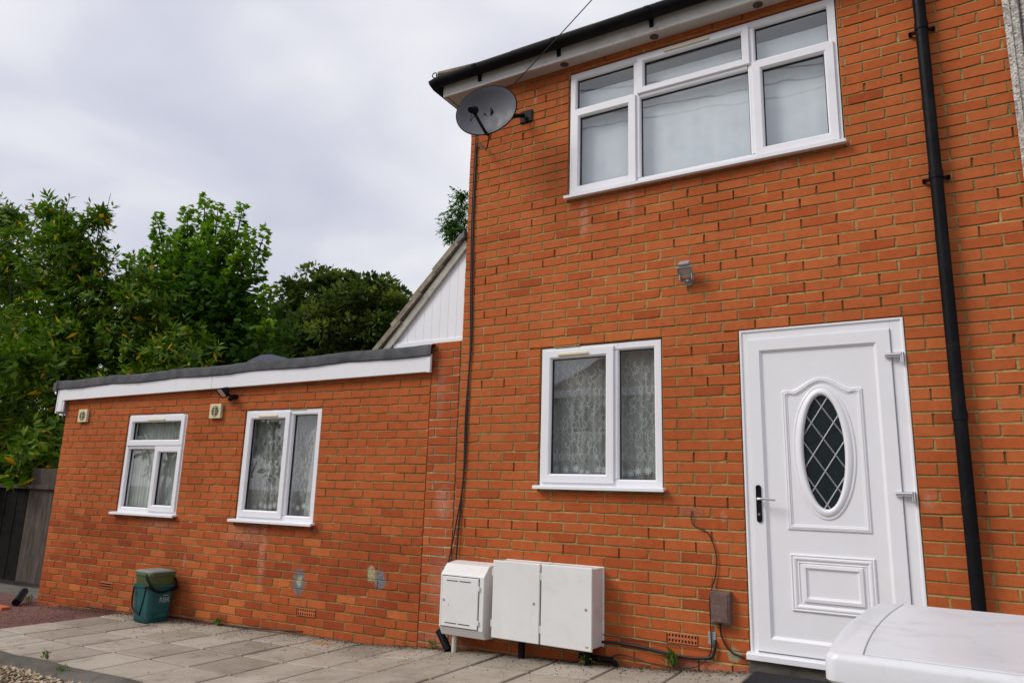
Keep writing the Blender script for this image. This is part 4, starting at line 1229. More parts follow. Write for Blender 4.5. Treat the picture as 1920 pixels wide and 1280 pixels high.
# side and back, roof deck
b = MB()
b.add([(EXL + .004, 0.11, -.4), (EXL + .004, 4.2, -.4), (EXL + .004, 4.2, 2.42), (EXL + .004, 0.11, 2.42)], [(0, 1, 2, 3)])
b.add([(EXL + .004, 4.2, -.4), (0, 4.2, -.4), (0, 4.2, 2.42), (EXL + .004, 4.2, 2.42)], [(0, 1, 2, 3)])
b.build('side_wall', M_plainbrick, ext)
def zf(s_): return 0.0143 * (s_ + 5.3)          # fall of the fascia, left end low
fb_ = MB()
def slopebox(bm, s0, s1, y0, y1, z0, z1, mi=0):
    v = [(s0, y0, z0 + zf(s0)), (s1, y0, z0 + zf(s1)), (s1, y1, z0 + zf(s1)), (s0, y1, z0 + zf(s0)), (s0, y0, z1 + zf(s0)), (s1, y0, z1 + zf(s1)), (s1, y1, z1 + zf(s1)), (s0, y1, z1 + zf(s0))]
    bm.add(v, [(0, 3, 2, 1), (4, 5, 6, 7), (0, 1, 5, 4), (1, 2, 6, 5), (2, 3, 7, 6), (3, 0, 4, 7)], mi)
slopebox(fb_, EXL - 0.02, -2.72, -0.060, -0.040, 2.208, 2.36)
slopebox(fb_, -2.716, 0.006, -0.060, -0.040, 2.208, 2.36)
fb_.build('fascia', M_upvc, ext, bevel=0.002)
b = MB(); slopebox(b, -0.012, 0.024, -0.064, -0.036, 2.202, 2.362); b.build('fascia_end_cap', M_upvc, ext, bevel=0.002)
b = MB(); slopebox(b, EXL - 0.02, 0.0, -0.040, 0.006, 2.212, 2.226); b.build('soffit', M_upvc_old, ext)
b = MB()
b.box(EXL - 0.115, EXL - 0.021, -0.055, -0.035, 2.075, 2.345)
b.box(EXL - 0.135, EXL - 0.116, -0.058, 4.2, 2.055, 2.34)
b.box(EXL - 0.021, EXL + 0.006, -0.050, -0.034, 2.075, 2.207)
b.build('box_end', M_upvc, ext, bevel=0.002)
# felt roll over the edge
fl = MB(); ls = []
for i in range(61):
    s_ = EXL - 0.20 + (5.5 + 0.035) * i / 60
    w_ = 0.006 * math.sin(s_ * 5.3) + random.uniform(-.003, .003)
    zz = zf(s_)
    ls.append([(s_, -0.066, 2.345 + zz + w_), (s_, -0.078 + w_ * .5, 2.352 + zz + w_), (s_, -0.078 + w_ * .5, 2.42 + zz), (s_, -0.060, 2.450 + zz + w_), (s_, -0.02, 2.458 + zz + w_), (s_, 0.05, 2.430 + zz), (s_, 4.2, 2.44 + zz)])
fl.loops(ls, ring=False)
felt = fl.build('felt_roof', M_felt, ext, autosmooth=50)
b = MB(); b.box(EXL - 0.205, EXL - 0.14, -0.085, 4.2, 2.325, 2.43)
b.build('timber_kerb', M_wood, ext)
# windows of the extension
def ewin(x0, x1, z0, z1, mull, trans): return window_part(ext, x0, x1, z0, z1, mull, trans)
x0, x1, z0, z1 = -4.090, -3.120, 0.948, EZ - 0.004
tz, mm = 1.655, -3.566
w1 = ewin(x0, x1, z0, z1, [(mm, z0 + w, tz - h)], [(tz, x0 + w, x1 - w)])
fixed(w1, x0 + w, mm - h, z0 + w, tz - h, YF)
sash(w1, mm - 0.006, x1 - 0.022, z0 + 0.022, tz + 0.002, YF)
sash(w1, x0 + 0.022, x1 - 0.022, tz + 0.008, z1 - 0.022, YF, 0.066)
sill(w1, -4.125, -3.085, 0.952)
trickle(w1, -3.74, -3.46, z1 - 0.064, YF - 0.016)
x0, x1 = -2.234, -1.238
mm = -1.625
w2 = ewin(x0, x1, z0, z1, [(mm, z0 + w, z1 - w)], [])
fixed(w2, mm + h, x1 - w, z0 + w, z1 - w, YF)
sash(w2, x0 + 0.022, mm - 0.004, z0 + 0.022, z1 - 0.022, YF)
sill(w2, -2.275, -1.200, 0.952)
trickle(w2, -2.04, -1.79, z1 - 0.062, YF - 0.016)
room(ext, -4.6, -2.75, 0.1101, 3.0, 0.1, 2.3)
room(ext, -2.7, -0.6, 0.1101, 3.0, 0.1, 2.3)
c1 = thing('net_curtain', 'pleated net curtain in the extension window with a top fanlight', 'curtain', (-0.53, 0, 0), EA, 'net curtains')
wavy(-4.08, -3.12, 0.94, 1.985, 0.13, 0.014, 17, 170, 8, 8).build('net', M_net_m, c1, smooth=True)
c2 = thing('net_curtain', 'floral lace curtains drawn aside in the extension window nearest the pier', 'curtain', (-0.53, 0, 0), EA, 'net curtains')
wavy(-2.23, -1.24, 0.94, 1.985, 0.14, 0.010, 10, 140, 8, 9).build('net', M_net, c2, smooth=True)
wavy(-1.46, -1.26, 0.94, 1.985, 0.118, 0.012, 4, 50, 8, 10, 0.10).build('drape', M_net_m, c2, smooth=True)
wavy(-2.16, -1.96, 0.94, 1.985, 0.118, 0.012, 3, 50, 8, 12, -0.12).build('drape', M_net, c2, smooth=True)
b = MB(); sprigs(b, -2.12, -1.28, 1.0, 1.93, 0.106, 12, 14); b.build('embroidery', M_lace, c2)
b = MB(); sprigs(b, -3.5, -3.2, 1.0, 1.5, 0.106, 3, 15); b.build('embroidery', M_lace, c1)
# cement smears
def smear(parent, cx_, cz_, rx, rz, mat, seed, y=-0.006):
    r = random.Random(seed); n_ = 72
    ph = [r.uniform(0, 6.28) for _ in range(4)]
    rad = [1 + 0.16 * math.sin(2 * a + ph[0]) + 0.12 * math.sin(3 * a + ph[1]) + 0.09 * math.sin(5 * a + ph[2]) + 0.07 * math.sin(8 * a + ph[3]) + 0.05 * math.sin(17 * a + ph[1]) + r.uniform(-.03, .03) for a in np.linspace(0, 2 * PI, n_, endpoint=False)]
    L = [[(cx_ + rx * f * rad[i] * math.cos(2 * PI * i / n_), yy, cz_ + rz * f * rad[i] * math.sin(2 * PI * i / n_)) for i in range(n_)] for f, yy in ((1.0, 0.004), (0.97, y * 0.6), (0.6, y))]
    return MB().loops(L, cap1=True).build('cement_smear', mat, parent, smooth=True)

# wall vents on the extension
def wall_vent(s_, z, label):
    t_ = thing('wall_vent', label, 'vent', EM @ Vector((s_, 0, z)), EA, 'extractor vents')
    b_ = MB(); b_.box(-0.083, 0.083, -0.034, -0.002, -0.075, 0.075)
    b_.build('cover', M_cream, t_, bevel=0.006)
    b_ = MB(); b_.loops([[(0.052 * math.cos(a), -0.0355, 0.055 * math.sin(a)) for a in np.linspace(0, 2 * PI, 28, endpoint=False)]], cap1=True)
    b_.build('opening', M_void, t_)
    for q in range(6):
        zz = -0.042 + q * 0.0168
        hw = 0.052 * math.sqrt(max(0, 1 - (zz / 0.055) ** 2))
        MB().box(-hw, hw, -0.041, -0.036, zz - 0.002, zz + 0.002).build('louvre', M_cream, t_)
    MB().box(-0.003, 0.003, -0.0415, -0.036, -0.053, 0.053).build('bar', M_cream, t_)
wall_vent(-4.915, 2.016, 'cream square vent near the far left corner of the extension')
wall_vent(-2.655, 2.012, 'cream square vent beneath the black floodlight')

# ------------------------------------------------------------------ lamps on the walls
fl_ = thing('floodlight', 'small grey floodlight on the main wall above the lower window', 'lamp', (1.782, 0, 2.835))
fl_.scale = (0.86, 0.86, 0.80)
b = MB()
b.tube([(0, 0.0, -0.03), (0, -0.02, -0.03)], 0.035, 16); b.tube([(0.0, -0.02, -0.03), (0, -0.06, -0.02)], 0.018, 12)
b.box(-0.055, -0.047, -0.10, -0.035, -0.03, 0.03); b.box(0.047, 0.055, -0.10, -0.035, -0.03, 0.03); b.box(-0.055, 0.055, -0.045, -0.035, -0.03, 0.0)
b.build('bracket', M_grey, fl_, bevel=0.002)
hd = empty('lamp_head'); bpy.data.objects.remove(hd)
def tilted(parent, name, bm, mat, ang_, piv, bevel=0.003):
    o = bm.build(name, mat, parent, bevel=bevel)
    o.location = piv; o.rotation_euler = (ang_, 0, 0)
    return o
b = MB()
b.loops([[(-wx, yy, -hz), (wx, yy, -hz), (wx, yy, hz), (-wx, yy, hz)] for wx, hz, yy in ((0.035, 0.025, 0.06), (0.052, 0.040, 0.02), (0.052, 0.040, 0.0), (0.066, 0.050, -0.012), (0.066, 0.050, -0.022), (0.056, 0.040, -0.022), (0.050, 0.034, -0.010))], cap0=True)
tilted(fl_, 'housing', b, M_grey, 0.75, (0, -0.10, 0.05))
b = MB(); b.box(-0.05, 0.05, -0.011, -0.009, -0.034, 0.034); tilted(fl_, 'lens', b, M_lampglass, 0.75, (0, -0.10, 0.05), 0)
b = MB()
for q in range(7): b.box(-0.045 + q * 0.014, -0.041 + q * 0.014, -0.005, 0.035, 0.040, 0.052)
tilted(fl_, 'cooling_fins', b, M_grey, 0.75, (0, -0.10, 0.05), 0)
b = MB(); b.box(-0.046, 0.046, -0.012, 0.052, 0.053, 0.078); tilted(fl_, 'top_cover', b, M_grey, 0.75, (0, -0.10, 0.05), 0.006)
b = MB(); b.tube([(-0.01, -0.012, -0.06), (-0.012, -0.008, -0.11)], 0.004, 6); b.build('cable', M_cable, fl_)

f2 = thing('floodlight', 'black floodlight with motion sensor under the extension fascia', 'lamp', EM @ Vector((-2.43, 0, 2.17)), EA)
f2.scale = (0.82, 0.82, 0.82)
b = MB(); b.tube([(0.04, 0, -0.02), (0.04, -0.05, -0.02)], 0.032, 14); b.tube([(0.04, -0.05, -0.02), (0.0, -0.10, 0.0)], 0.014, 10)
b.build('bracket', M_black, f2)
b = MB()
b.loops([[(-wx, yy, -hz), (wx, yy, -hz), (wx, yy, hz), (-wx, yy, hz)] for wx, hz, yy in ((0.04, 0.025, 0.07), (0.07, 0.045, 0.03), (0.09, 0.065, -0.02), (0.095, 0.070, -0.03), (0.085, 0.06, -0.03), (0.08, 0.055, -0.02))], cap0=True)
o = tilted(f2, 'housing', b, M_black, 0.55, (-0.06, -0.13, 0.03)); o.rotation_euler = (0.75, 0, -0.35)
b = MB(); b.box(-0.08, 0.08, -0.022, -0.02, -0.055, 0.055); o = tilted(f2, 'lens', b, M_lampglass, 0.55, (-0.06, -0.13, 0.03), 0); o.rotation_euler = (0.75, 0, -0.35)
b = MB(); b.tube([(0.03, -0.05, -0.03), (0.02, -0.075, -0.055)], 0.028, 12); b.tube([(0.02, -0.075, -0.055), (0.015, -0.09, -0.075)], [0.03, 0.018], 12)
b.build('sensor', M_black, f2, autosmooth=50)
b = MB(); b.tube(smooth_path([(0.05, -0.03, 0.0), (0.10, -0.02, 0.02), (0.16, -0.012, 0.005)], 4), 0.004, 6); b.build('cable', M_cable, f2)

# ------------------------------------------------------------------ satellite dish
di = thing('satellite_dish', 'dark grey satellite dish under the eaves at the house corner', 'satellite dish', (0.41, 0, 4.50))
nd = Vector((0.1386, -0.9865, -0.0872)).normalized()
C0 = Vector((0.226, -0.40, 4.382)) - Vector((0.41, 0, 4.50))
side = Vector((0, 0, 1)).cross(nd); side.normalize(); side = -side if side.x < 0 else side
upv = nd.cross(side) if nd.cross(side).z > 0 else side.cross(nd)
def dpt(u, v, dep): return C0 + side * u + upv * v + nd * dep
b = MB(); ls = []
A_, B_ = 0.272, 0.205
for f, back in [(1.0, 0.012), (1.0, 0.0)]:
    ls.append([dpt(A_ * 1.015 * math.cos(a), B_ * 1.015 * math.sin(a), 0.045 - back) for a in np.linspace(0, 2 * PI, 48, endpoint=False)])
for f in (0.985, 0.8, 0.6, 0.4, 0.2, 0.05):
    ls.append([dpt(A_ * f * math.cos(a), B_ * f * math.sin(a), 0.045 * f * f) for a in np.linspace(0, 2 * PI, 48, endpoint=False)])
b.loops(ls, cap1=True)
ls2 = [[dpt(A_ * f * math.cos(a), B_ * f * math.sin(a), 0.045 * f * f - 0.012) for a in np.linspace(0, 2 * PI, 48, endpoint=False)] for f in (1.015, 0.8, 0.5, 0.2, 0.05)]
b.loops(ls2, cap1=True)
b.build('reflector', M_dish, di, autosmooth=60)
b = MB()
b.tube([dpt(A_ * 1.015 * math.cos(a), B_ * 1.015 * math.sin(a), 0.040) for a in np.linspace(0, 2 * PI, 49)], 0.006, 6)
b.build('rim', M_black, di, smooth=True)
foot = dpt(0.0, -0.195, 0.045)
lnb = dpt(0.0, -0.10, 0.30)
b = MB(); b.tube([foot - nd * 0.05, foot, lnb - (lnb - foot) * 0.06], 0.013, 8); b.build('arm', M_black, di)
b = MB(); b.tube([lnb + nd * 0.03 + upv * -0.02, lnb, lnb - nd * 0.05 + upv * 0.01], [0.024, 0.030, 0.034], 14); b.build('receiver_head', M_black, di, autosmooth=50)
b = MB(); b.tube(smooth_path([lnb + upv * -0.02, lnb + upv * -0.10 - side * 0.015, lnb + upv * -0.07 + side * 0.03, foot - nd * 0.01], 6), 0.0035, 6); b.build('lead', M_cable, di)
for (u, v) in ((-0.03, -0.01), (0.04, 0.0), (0.045, -0.13)):
    b = MB(); b.tube([dpt(u, v, 0.0), dpt(u, v, 0.012)], 0.006, 8); b.build('bolt', M_black, di)
b = MB()
mast = C0 - nd * 0.10 + Vector((0.05, 0.0, 0))
b.tube([mast + Vector((0, 0, -0.12)), mast + Vector((0, 0, 0.12))], 0.02, 12)
b.tube([mast + Vector((0, 0, 0.0)), Vector((0.0, -0.012, 0.0)) + Vector((-0.05, -0.02, 0.0))], 0.018, 10)
b.box(-0.10, 0.02, -0.016, -0.002, -0.055, 0.055)
b.build('bracket', M_black, di, bevel=0.003)
b = MB(); q0 = C0 - nd * 0.012
b.tube([q0, mast], 0.05, 8); b.build('clamp', M_black, di, bevel=0.004)

# ------------------------------------------------------------------ meter boxes
def lock(parent, x, y, z):
    b_ = MB(); b_.tube([(x, y, z), (x, y - 0.003, z)], 0.010, 14); b_.tube([(x, y - 0.003, z), (x, y - 0.0035, z)], 0.005, 8)
    return b_.build('lock', M_grey, parent)
gb = thing('meter_box', 'white gas meter box with sloped top standing on a pipe leg', 'meter box', (0.03, 0, 0.07), 0, 'meter boxes')
gx0, gx1 = -0.205, 0.198
b = MB(); b.extrude_x([(0, 0.665), (-0.135, 0.648), (-0.205, 0.575), (-0.205, 0.19), (-0.165, 0.125), (0, 0.115)], gx0, gx1)
b.build('body', M_box, gb, bevel=0.006)
b = MB(); b.rectring(gx0 + 0.022, gx1 - 0.045, 0.195, 0.560, [(0, -0.206), (0.0005, -0.212), (0.004, -0.215)], cap=True)
gd = b.build('door', M_box, gb)
b = MB(); b.rectring(gx0 + 0.0165, gx1 - 0.0395, 0.1895, 0.5655, [(0, -0.2056), (0.006, -0.2056)]); b.build('door_gap', M_void, gb)
for (xa, zz) in ((gx0 + 0.065, 0.53), (gx0 + 0.185, 0.53), (gx0 + 0.065, 0.222), (gx0 + 0.185, 0.222)):
    MB().box(xa, xa + 0.105, -0.2165, -0.2151, zz - 0.0028, zz + 0.0028).build('vent_slot', M_void, gb)
lock(gb, gx0 + 0.045, -0.215, 0.385)
MB().tube([(gx0 + 0.092, -0.2155, 0.35), (gx0 + 0.092, -0.2165, 0.35)], 0.004, 8).build('keyhole', M_void, gb)
for zz in (0.49, 0.245):
    MB().box(gx1 - 0.046, gx1 - 0.034, -0.218, -0.206, zz - 0.017, zz + 0.017).build('hinge', M_box, gb, bevel=0.002)
b = MB(); b.tube([(-0.108, -0.125, 0.13), (-0.108, -0.125, -0.03)], 0.020, 16); b.build('leg', simple('cream_pipe', (0.55, 0.54, 0.46), 0.5, 0.4, var=0.1), gb, autosmooth=40)

def elec_box(x0_, label, hingeside):
    t_ = thing('meter_box', label, 'meter box', (x0_ + 0.2, 0, 0.23), 0, 'meter boxes')
    b_ = MB(); b_.loops([[(-hw, y, 0.006 + e_), (hw, y, 0.006 + e_), (hw, y, 0.545 - e_), (-hw, y, 0.545 - e_)] for hw, y, e_ in ((0.205, 0.0, 0), (0.205, -0.006, 0), (0.195, -0.008, 0.006), (0.190, -0.185, 0.008))], cap0=True, cap1=True)
    b_.build('body', M_boxb, t_, bevel=0.003)
    b_ = MB(); b_.loops([[(-hw, y, z0_), (hw, y, z0_), (hw, y, 0.548 - z0_), (-hw, y, 0.548 - z0_)] for hw, y, z0_ in ((0.199, -0.186, 0.0), (0.200, -0.199, 0.0), (0.196, -0.204, 0.004))], cap0=True, cap1=True)
    b_.build('door', M_box, t_, bevel=0.002)
    lock(t_, 0.155, -0.204, 0.27)
    for zz in (0.46, 0.10):
        MB().box(-0.207, -0.197, -0.205, -0.19, zz - 0.025, zz + 0.025).build('hinge', M_box, t_, bevel=0.002)
    b_ = MB(); b_.loops([[(0.135 + r * math.cos(a), -0.2046, 0.045 + r * math.sin(a)) for a in np.linspace(0, 2 * PI, 20, endpoint=False)] for r in (0.014, 0.0125)])
    b_.build('moulded_mark', M_boxb, t_)
    return t_
e1 = elec_box(0.302, 'tall white meter box in the middle of the three', 0)
e2 = elec_box(0.714, 'tall white meter box on the right of the three, rust spot at its corner', 0)
smear(e2, 0.165, 0.028, 0.016, 0.010, simple('rust_spot', (0.42, 0.22, 0.08), 0.9, 0.1, var=0.3, scale=90), 8, -0.0046).location = (0, -0.2, 0)
for xd, lab in ((0.50, 'black cable duct under the middle meter box'), (1.03, 'black cable duct under the right meter box')):
    b = MB(); b.tube([(xd, -0.09, 0.245), (xd, -0.09, 0.05)], 0.026, 14)
    tag(b.build('cable_duct', M_black, autosmooth=40), lab, 'pipe', 'cable ducts')
b = MB(); b.tube([(-0.245, -0.10, 0.20), (-0.125, -0.13, 0.075)], 0.030, 14)
tag(b.build('pipe_offcut', M_black, autosmooth=40), 'short black pipe offcut leaning at the foot of the pier', 'pipe')
b = MB(); b.tube([(0.95, -0.05, 0.165), (1.20, -0.05, 0.165)], 0.020, 12); b.tube([(1.195, -0.05, 0.165), (1.225, -0.05, 0.15), (1.235, -0.05, 0.11)], 0.016, 10)
tag(b.build('waste_pipe', M_black, autosmooth=40), 'black waste pipe lying at the wall foot right of the meter boxes', 'pipe')

# brown junction box
jb = thing('junction_box', 'weathered brown plastic junction box left of the front door', 'junction box', (1.953, 0, 0.585))
b = MB(); b.loops([[(-hw, y, -hz), (hw, y, -hz), (hw, y, hz), (-hw, y, hz)] for hw, hz, y in ((0.064, 0.102, 0), (0.064, 0.102, -0.050), (0.058, 0.096, -0.062))], cap0=True, cap1=True)
b.build('case', M_brownbox, jb, bevel=0.005)
b = MB(); b.rectring(-0.050, 0.050, -0.088, 0.088, [(0, -0.0622), (0.002, -0.0660), (0.005, -0.0670)], cap=True); b.build('lid', M_brownbox, jb)
b = MB(); b.tube([(-0.008, -0.063, -0.1), (-0.008, -0.063, -0.088)], 0.004, 6); b.tube([(0.006, -0.063, -0.1), (0.006, -0.063, -0.088)], 0.004, 6); b.build('gland', M_black, jb)

# ------------------------------------------------------------------ cables
def cable(pts, r, label, mat=M_cable, n_=6):
    b_ = MB(); b_.tube(smooth_path(pts, n_), r, 7)
    return tag(b_.build('cable', mat, smooth=True), label, 'cable')
cable([(0.22, -0.36, 4.19), (0.03, -0.12, 4.22), (-0.13, -0.02, 4.36), (-0.147, -0.012, 4.1), (-0.148, -0.012, 3.6), (-0.13, -0.012, 3.0), (-0.113, -0.012, 2.53), (-0.127, -0.012, 2.16), (-0.128, -0.014, 1.54), (-0.15, -0.014, 1.15), (-0.175, -0.02, 0.62)], 0.0068, 'black aerial cable running from the dish down to the gas meter box')
cable([(-0.135, -0.012, 4.84), (-0.160, -0.012, 4.3), (-0.163, -0.012, 3.6), (-0.140, -0.012, 2.9), (-0.122, -0.012, 2.45), (-0.141, -0.012, 1.9), (-0.138, -0.012, 1.36), (-0.19, -0.014, 1.0), (-0.238, -0.02, 0.72), (-0.262, -0.05, 0.45), (-0.245, -0.09, 0.20)], 0.0056, 'thin black cable swinging left behind the gas meter box')
cable([(1.766, -0.004, 1.187), (1.762, -0.014, 1.15), (1.775, -0.012, 1.10), (1.815, -0.012, 1.075), (1.869, -0.012, 1.055), (1.909, -0.012, 0.978), (1.928, -0.012, 0.877), (1.915, -0.014, 0.774), (1.888, -0.02, 0.684)], 0.004, 'thin black cable curving down to the brown junction box')
cable([(1.882, -0.02, 0.66), (1.874, -0.012, 0.603), (1.876, -0.012, 0.405), (1.872, -0.014, 0.30), (1.80, -0.03, 0.215), (1.682, -0.045, 0.182), (1.50, -0.045, 0.18), (1.347, -0.03, 0.20), (1.24, -0.02, 0.205), (1.16, -0.02, 0.17)], 0.004, 'thin black cable looping along the foot of the wall')
cable([(1.900, -0.006, 0.375), (1.904, -0.018, 0.345), (1.895, -0.02, 0.295), (1.865, -0.02, 0.268), (1.76, -0.02, 0.252), (1.651, -0.02, 0.252), (1.53, -0.02, 0.262), (1.428, -0.02, 0.272), (1.27, -0.02, 0.278), (1.114, -0.02, 0.272), (0.95, -0.03, 0.25)], 0.010, 'thick black power cable running to the right meter box')
cable([(1.944, -0.03, 0.486), (1.942, -0.02, 0.44), (1.952, -0.016, 0.395), (1.985, -0.016, 0.338), (2.035, -0.016, 0.308), (2.09, -0.016, 0.299), (2.13, -0.03, 0.30)], 0.006, 'black cable from the junction box to the door step')
cable([(1.1, -0.012, 0.318), (1.4, -0.012, 0.316), (1.57, -0.012, 0.314), (1.87, -0.012, 0.311)], 0.0025, 'hair-thin dark wire under the air brick')
P0 = [(-1.2, 0.02), (-1.9, 0.0), (-2.3, 0.0), (-2.8, 0.01), (-3.6, 0.005), (-4.3, 0.01)]
cable([(-0.53 + s_ * math.cos(EA), s_ * math.sin(EA) - 0.04, G(-0.53 + s_) + 0.018 + dz) for s_, dz in P0], 0.007, 'black cable lying along the foot of the extension')
# dirty clip and grey tag for the wire entry
b = MB(); b.box(1.855, 1.905, -0.004, 0.004, 0.345, 0.425)
tag(b.build('cover_plate', M_grey, bevel=0.002), 'small grey plate on the wall under the junction box', 'plate')
# overhead wire to a street pole
a_, m_, e_ = Vector((0.27, -0.06, 4.82)), Vector((1.267, -0.6, 4.938)), None
d_ = (m_ - a_)
pts = []
for i in range(30):
    s_ = i / 29 * 17.0
    pts.append(a_ + d_ * s_ + Vector((0, 0, 0.03 * s_ * (s_ - 1) * 0.35)))
b = MB(); b.tube(pts, 0.0045, 6)
tag(b.build('telephone_wire', M_cable), 'thin telephone wire rising from the eaves into the sky', 'wire')
pe = pts[-1]
pl_ = thing('telegraph_pole', 'timber telegraph pole out in the street', 'pole', (pe.x, pe.y, 0.2))
b = MB(); b.tube([(0, 0, 0), (0, 0, pe.z + 0.1)], [0.14, 0.10], 12); b.build('post', M_wood, pl_)
b = MB(); b.box(-0.6, 0.6, -0.05, 0.05, pe.z - 0.15, pe.z - 0.05); b.build('crossarm', M_wood, pl_)
for zz, lab in ((14.6, 'lower of two span wires high over the street'), (15.1, 'upper of two span wires high over the street')):
    b = MB(); b.tube([(-30, -19.5, zz + 3), (-10, -20, zz + 1.9), (-2, -20, zz + 1.1), (14, -20, zz)], 0.02, 6)
    tag(b.build('telephone_wire', M_cable), lab, 'wire')

# ------------------------------------------------------------------ food caddies by the wall
GBX, GBY = -3.56, -0.36
gz = G(GBX) + 0.002
cad = thing('food_caddy', 'teal food waste caddy with black handle beside the extension wall', 'bin', (GBX, GBY, gz), 1.50)
def rr(hx, hy, r, z, n_=6):
    out_ = []
    for cx_, cy_, a0 in ((hx - r, hy - r, 0), (-hx + r, hy - r, PI / 2), (-hx + r, -hy + r, PI), (hx - r, -hy + r, 3 * PI / 2)):
        for i in range(n_ + 1):
            a = a0 + PI / 2 * i / n_
            out_.append((cx_ + r * math.cos(a), cy_ + r * math.sin(a), z))
    return out_
cad.scale = (0.86, 0.84, 0.96)
b = MB(); b.loops([rr(0.120, 0.150, 0.04, 0.0), rr(0.128, 0.158, 0.04, 0.012), rr(0.132, 0.163, 0.04, 0.09), rr(0.136, 0.167, 0.04, 0.092), rr(0.148, 0.182, 0.045, 0.335), rr(0.160, 0.194, 0.05, 0.340), rr(0.161, 0.195, 0.05, 0.362), rr(0.150, 0.184, 0.045, 0.362), rr(0.146, 0.180, 0.045, 0.30)], cap0=True, cap1=True)
b.build('tub', M_teal, cad, autosmooth=35)
b = MB(); b.tube(smooth_path([(0.155, -0.12, 0.345), (0.175, -0.205, 0.33), (0.0, -0.215, 0.305), (-0.12, -0.205, 0.325), (-0.165, -0.19, 0.36), (-0.168, -0.10, 0.345)], 6), 0.009, 8)
b.build('bag_rim', M_black, cad, smooth=True)
b = MB(); b.tube(smooth_path([(-0.165, -0.13, 0.36), (-0.19, -0.16, 0.28), (-0.235, -0.20, 0.15), (-0.23, -0.17, 0.10), (-0.19, -0.05, 0.10), (-0.18, 0.10, 0.16), (-0.165, 0.13, 0.34)], 6), 0.009, 8)
b.build('handle', M_black, cad, smooth=True)
b = MB(); b.loops([[(x_, -0.185 - .001, z) for x_, z in ((-0.07, 0.055), (0.07, 0.055), (0.085, 0.10), (-0.045, 0.085))], [(x_, -0.172, z) for x_, z in ((-0.07, 0.055), (0.07, 0.055), (0.085, 0.10), (-0.045, 0.085))]], cap0=True)
b.build('moulded_foot', M_teal, cad)
def text_part(txt, size, parent, loc, rot, mat, name):
    cu_ = bpy.data.curves.new(name, 'FONT'); cu_.body = txt; cu_.size = size; cu_.extrude = 0.0006; cu_.align_x = 'CENTER'
    to = bpy.data.objects.new(name, cu_)
    dg = bpy.context.evaluated_depsgraph_get()
    COL.objects.link(to); bpy.context.view_layer.update()
    me = bpy.data.meshes.new_from_object(to.evaluated_get(bpy.context.evaluated_depsgraph_get()))
    bpy.data.objects.remove(to)
    me.materials.append(mat)
    o = bpy.data.objects.new(name, me); COL.objects.link(o); o.parent = parent; o.location = loc; o.rotation_euler = rot
    return o
text_part('RBK', 0.072, cad, (0.045, -0.1815, 0.195), (PI / 2 - 0.075, 0, 0), M_print, 'lettering')
b = MB()
for q in range(3): b.box(0.02 + q * 0.022, 0.036 + q * 0.022, -0.1865, -0.185, 0.258, 0.264 + 0.006 * (q == 1))
b.build('printed_crest', M_print, cad)
cad2 = thing('food_caddy', 'small olive green caddy with dusty grey lid stacked on the teal one', 'bin', (GBX, GBY, gz + 0.317), 1.50)
cad2.scale = (0.86, 0.84, 0.96)
b = MB(); b.loops([rr(0.135, 0.168, 0.04, 0.0), rr(0.150, 0.182, 0.045, 0.12), rr(0.158, 0.190, 0.05, 0.124), rr(0.158, 0.190, 0.05, 0.150), rr(0.154, 0.186, 0.05, 0.158)], cap0=True, cap1=True)
b.build('tub', M_green, cad2, autosmooth=35)
b = MB(); b.loops([rr(0.156, 0.188, 0.05, 0.1585), rr(0.152, 0.184, 0.05, 0.168), rr(0.11, 0.14, 0.04, 0.176), rr(0.03, 0.04, 0.02, 0.172)], cap1=True)
b.build('lid', M_lid, cad2, smooth=True)
b = MB(); b.tube(smooth_path([(-0.155, -0.09, 0.14), (-0.17, -0.13, 0.10), (-0.14, -0.20, 0.03), (-0.05, -0.215, -0.03), (0.12, -0.21, 0.0), (0.18, -0.15, 0.05), (0.165, -0.08, 0.12)], 6), 0.011, 8)
b.build('handle', M_black, cad2, smooth=True)

# ------------------------------------------------------------------ washing machine
wm = thing('washing_machine', 'white washing machine standing outside in the right foreground', 'appliance', (3.428, -3.640, 0.24), -0.03)
WX0, WX1, WY0, WY1, WZ = -0.285, 0.30, -0.285, 0.295, 0.85
def bow(y_): return -0.011 * (1 - (2 * (y_ - (WY0 + WY1) / 2) / (WY1 - WY0)) ** 2)
def top_outline(ins, z, bowf=1.0):
    out_ = []
    n_ = 18; r = 0.016
    ya, yb_ = WY0 + ins, WY1 - ins
    for i in range(7):                       # far front corner
        a = PI / 2 * i / 6
        out_.append((WX0 + ins + r - r * math.sin(a), yb_ - r + r * math.cos(a), z))
    for i in range(1, n_):
        y_ = (yb_ - r) + (ya - yb_ + 2 * r) * i / n_
        q_ = (y_ - (ya + yb_) / 2) / ((yb_ - ya) / 2 - r)
        out_.append((WX0 + ins - 0.011 * bowf * (1 - q_ * q_), y_, z))
    for i in range(7):                       # near front corner
        a = PI / 2 * i / 6
        out_.append((WX0 + ins + r - r * math.cos(a), ya + r - r * math.sin(a), z))
    out_ += [(WX1 - ins, ya, z), (WX1 - ins, yb_, z)]
    return out_
b = MB(); b.box(WX0 + 0.035, WX1 - 0.004, WY0 + 0.005, WY1 - 0.005, 0.03, WZ - 0.043)
b.build('cabinet', M_appl, wm, bevel=0.006)
b = MB(); b.box(WX0 + 0.010, WX1 - 0.008, WY0 + 0.010, WY1 - 0.010, WZ - 0.052, WZ - 0.036); b.build('shadow_gap', M_gasket_gap, wm)  # dark strip put in as the shade under the worktop
b = MB(); b.box(WX0 + 0.0305, WX0 + 0.0345, WY0 + 0.010, WY1 - 0.010, 0.05, WZ - 0.052); b.build('front_gap_shade', M_gasket_gap, wm)  # dark strip added as shade in the gap behind the front
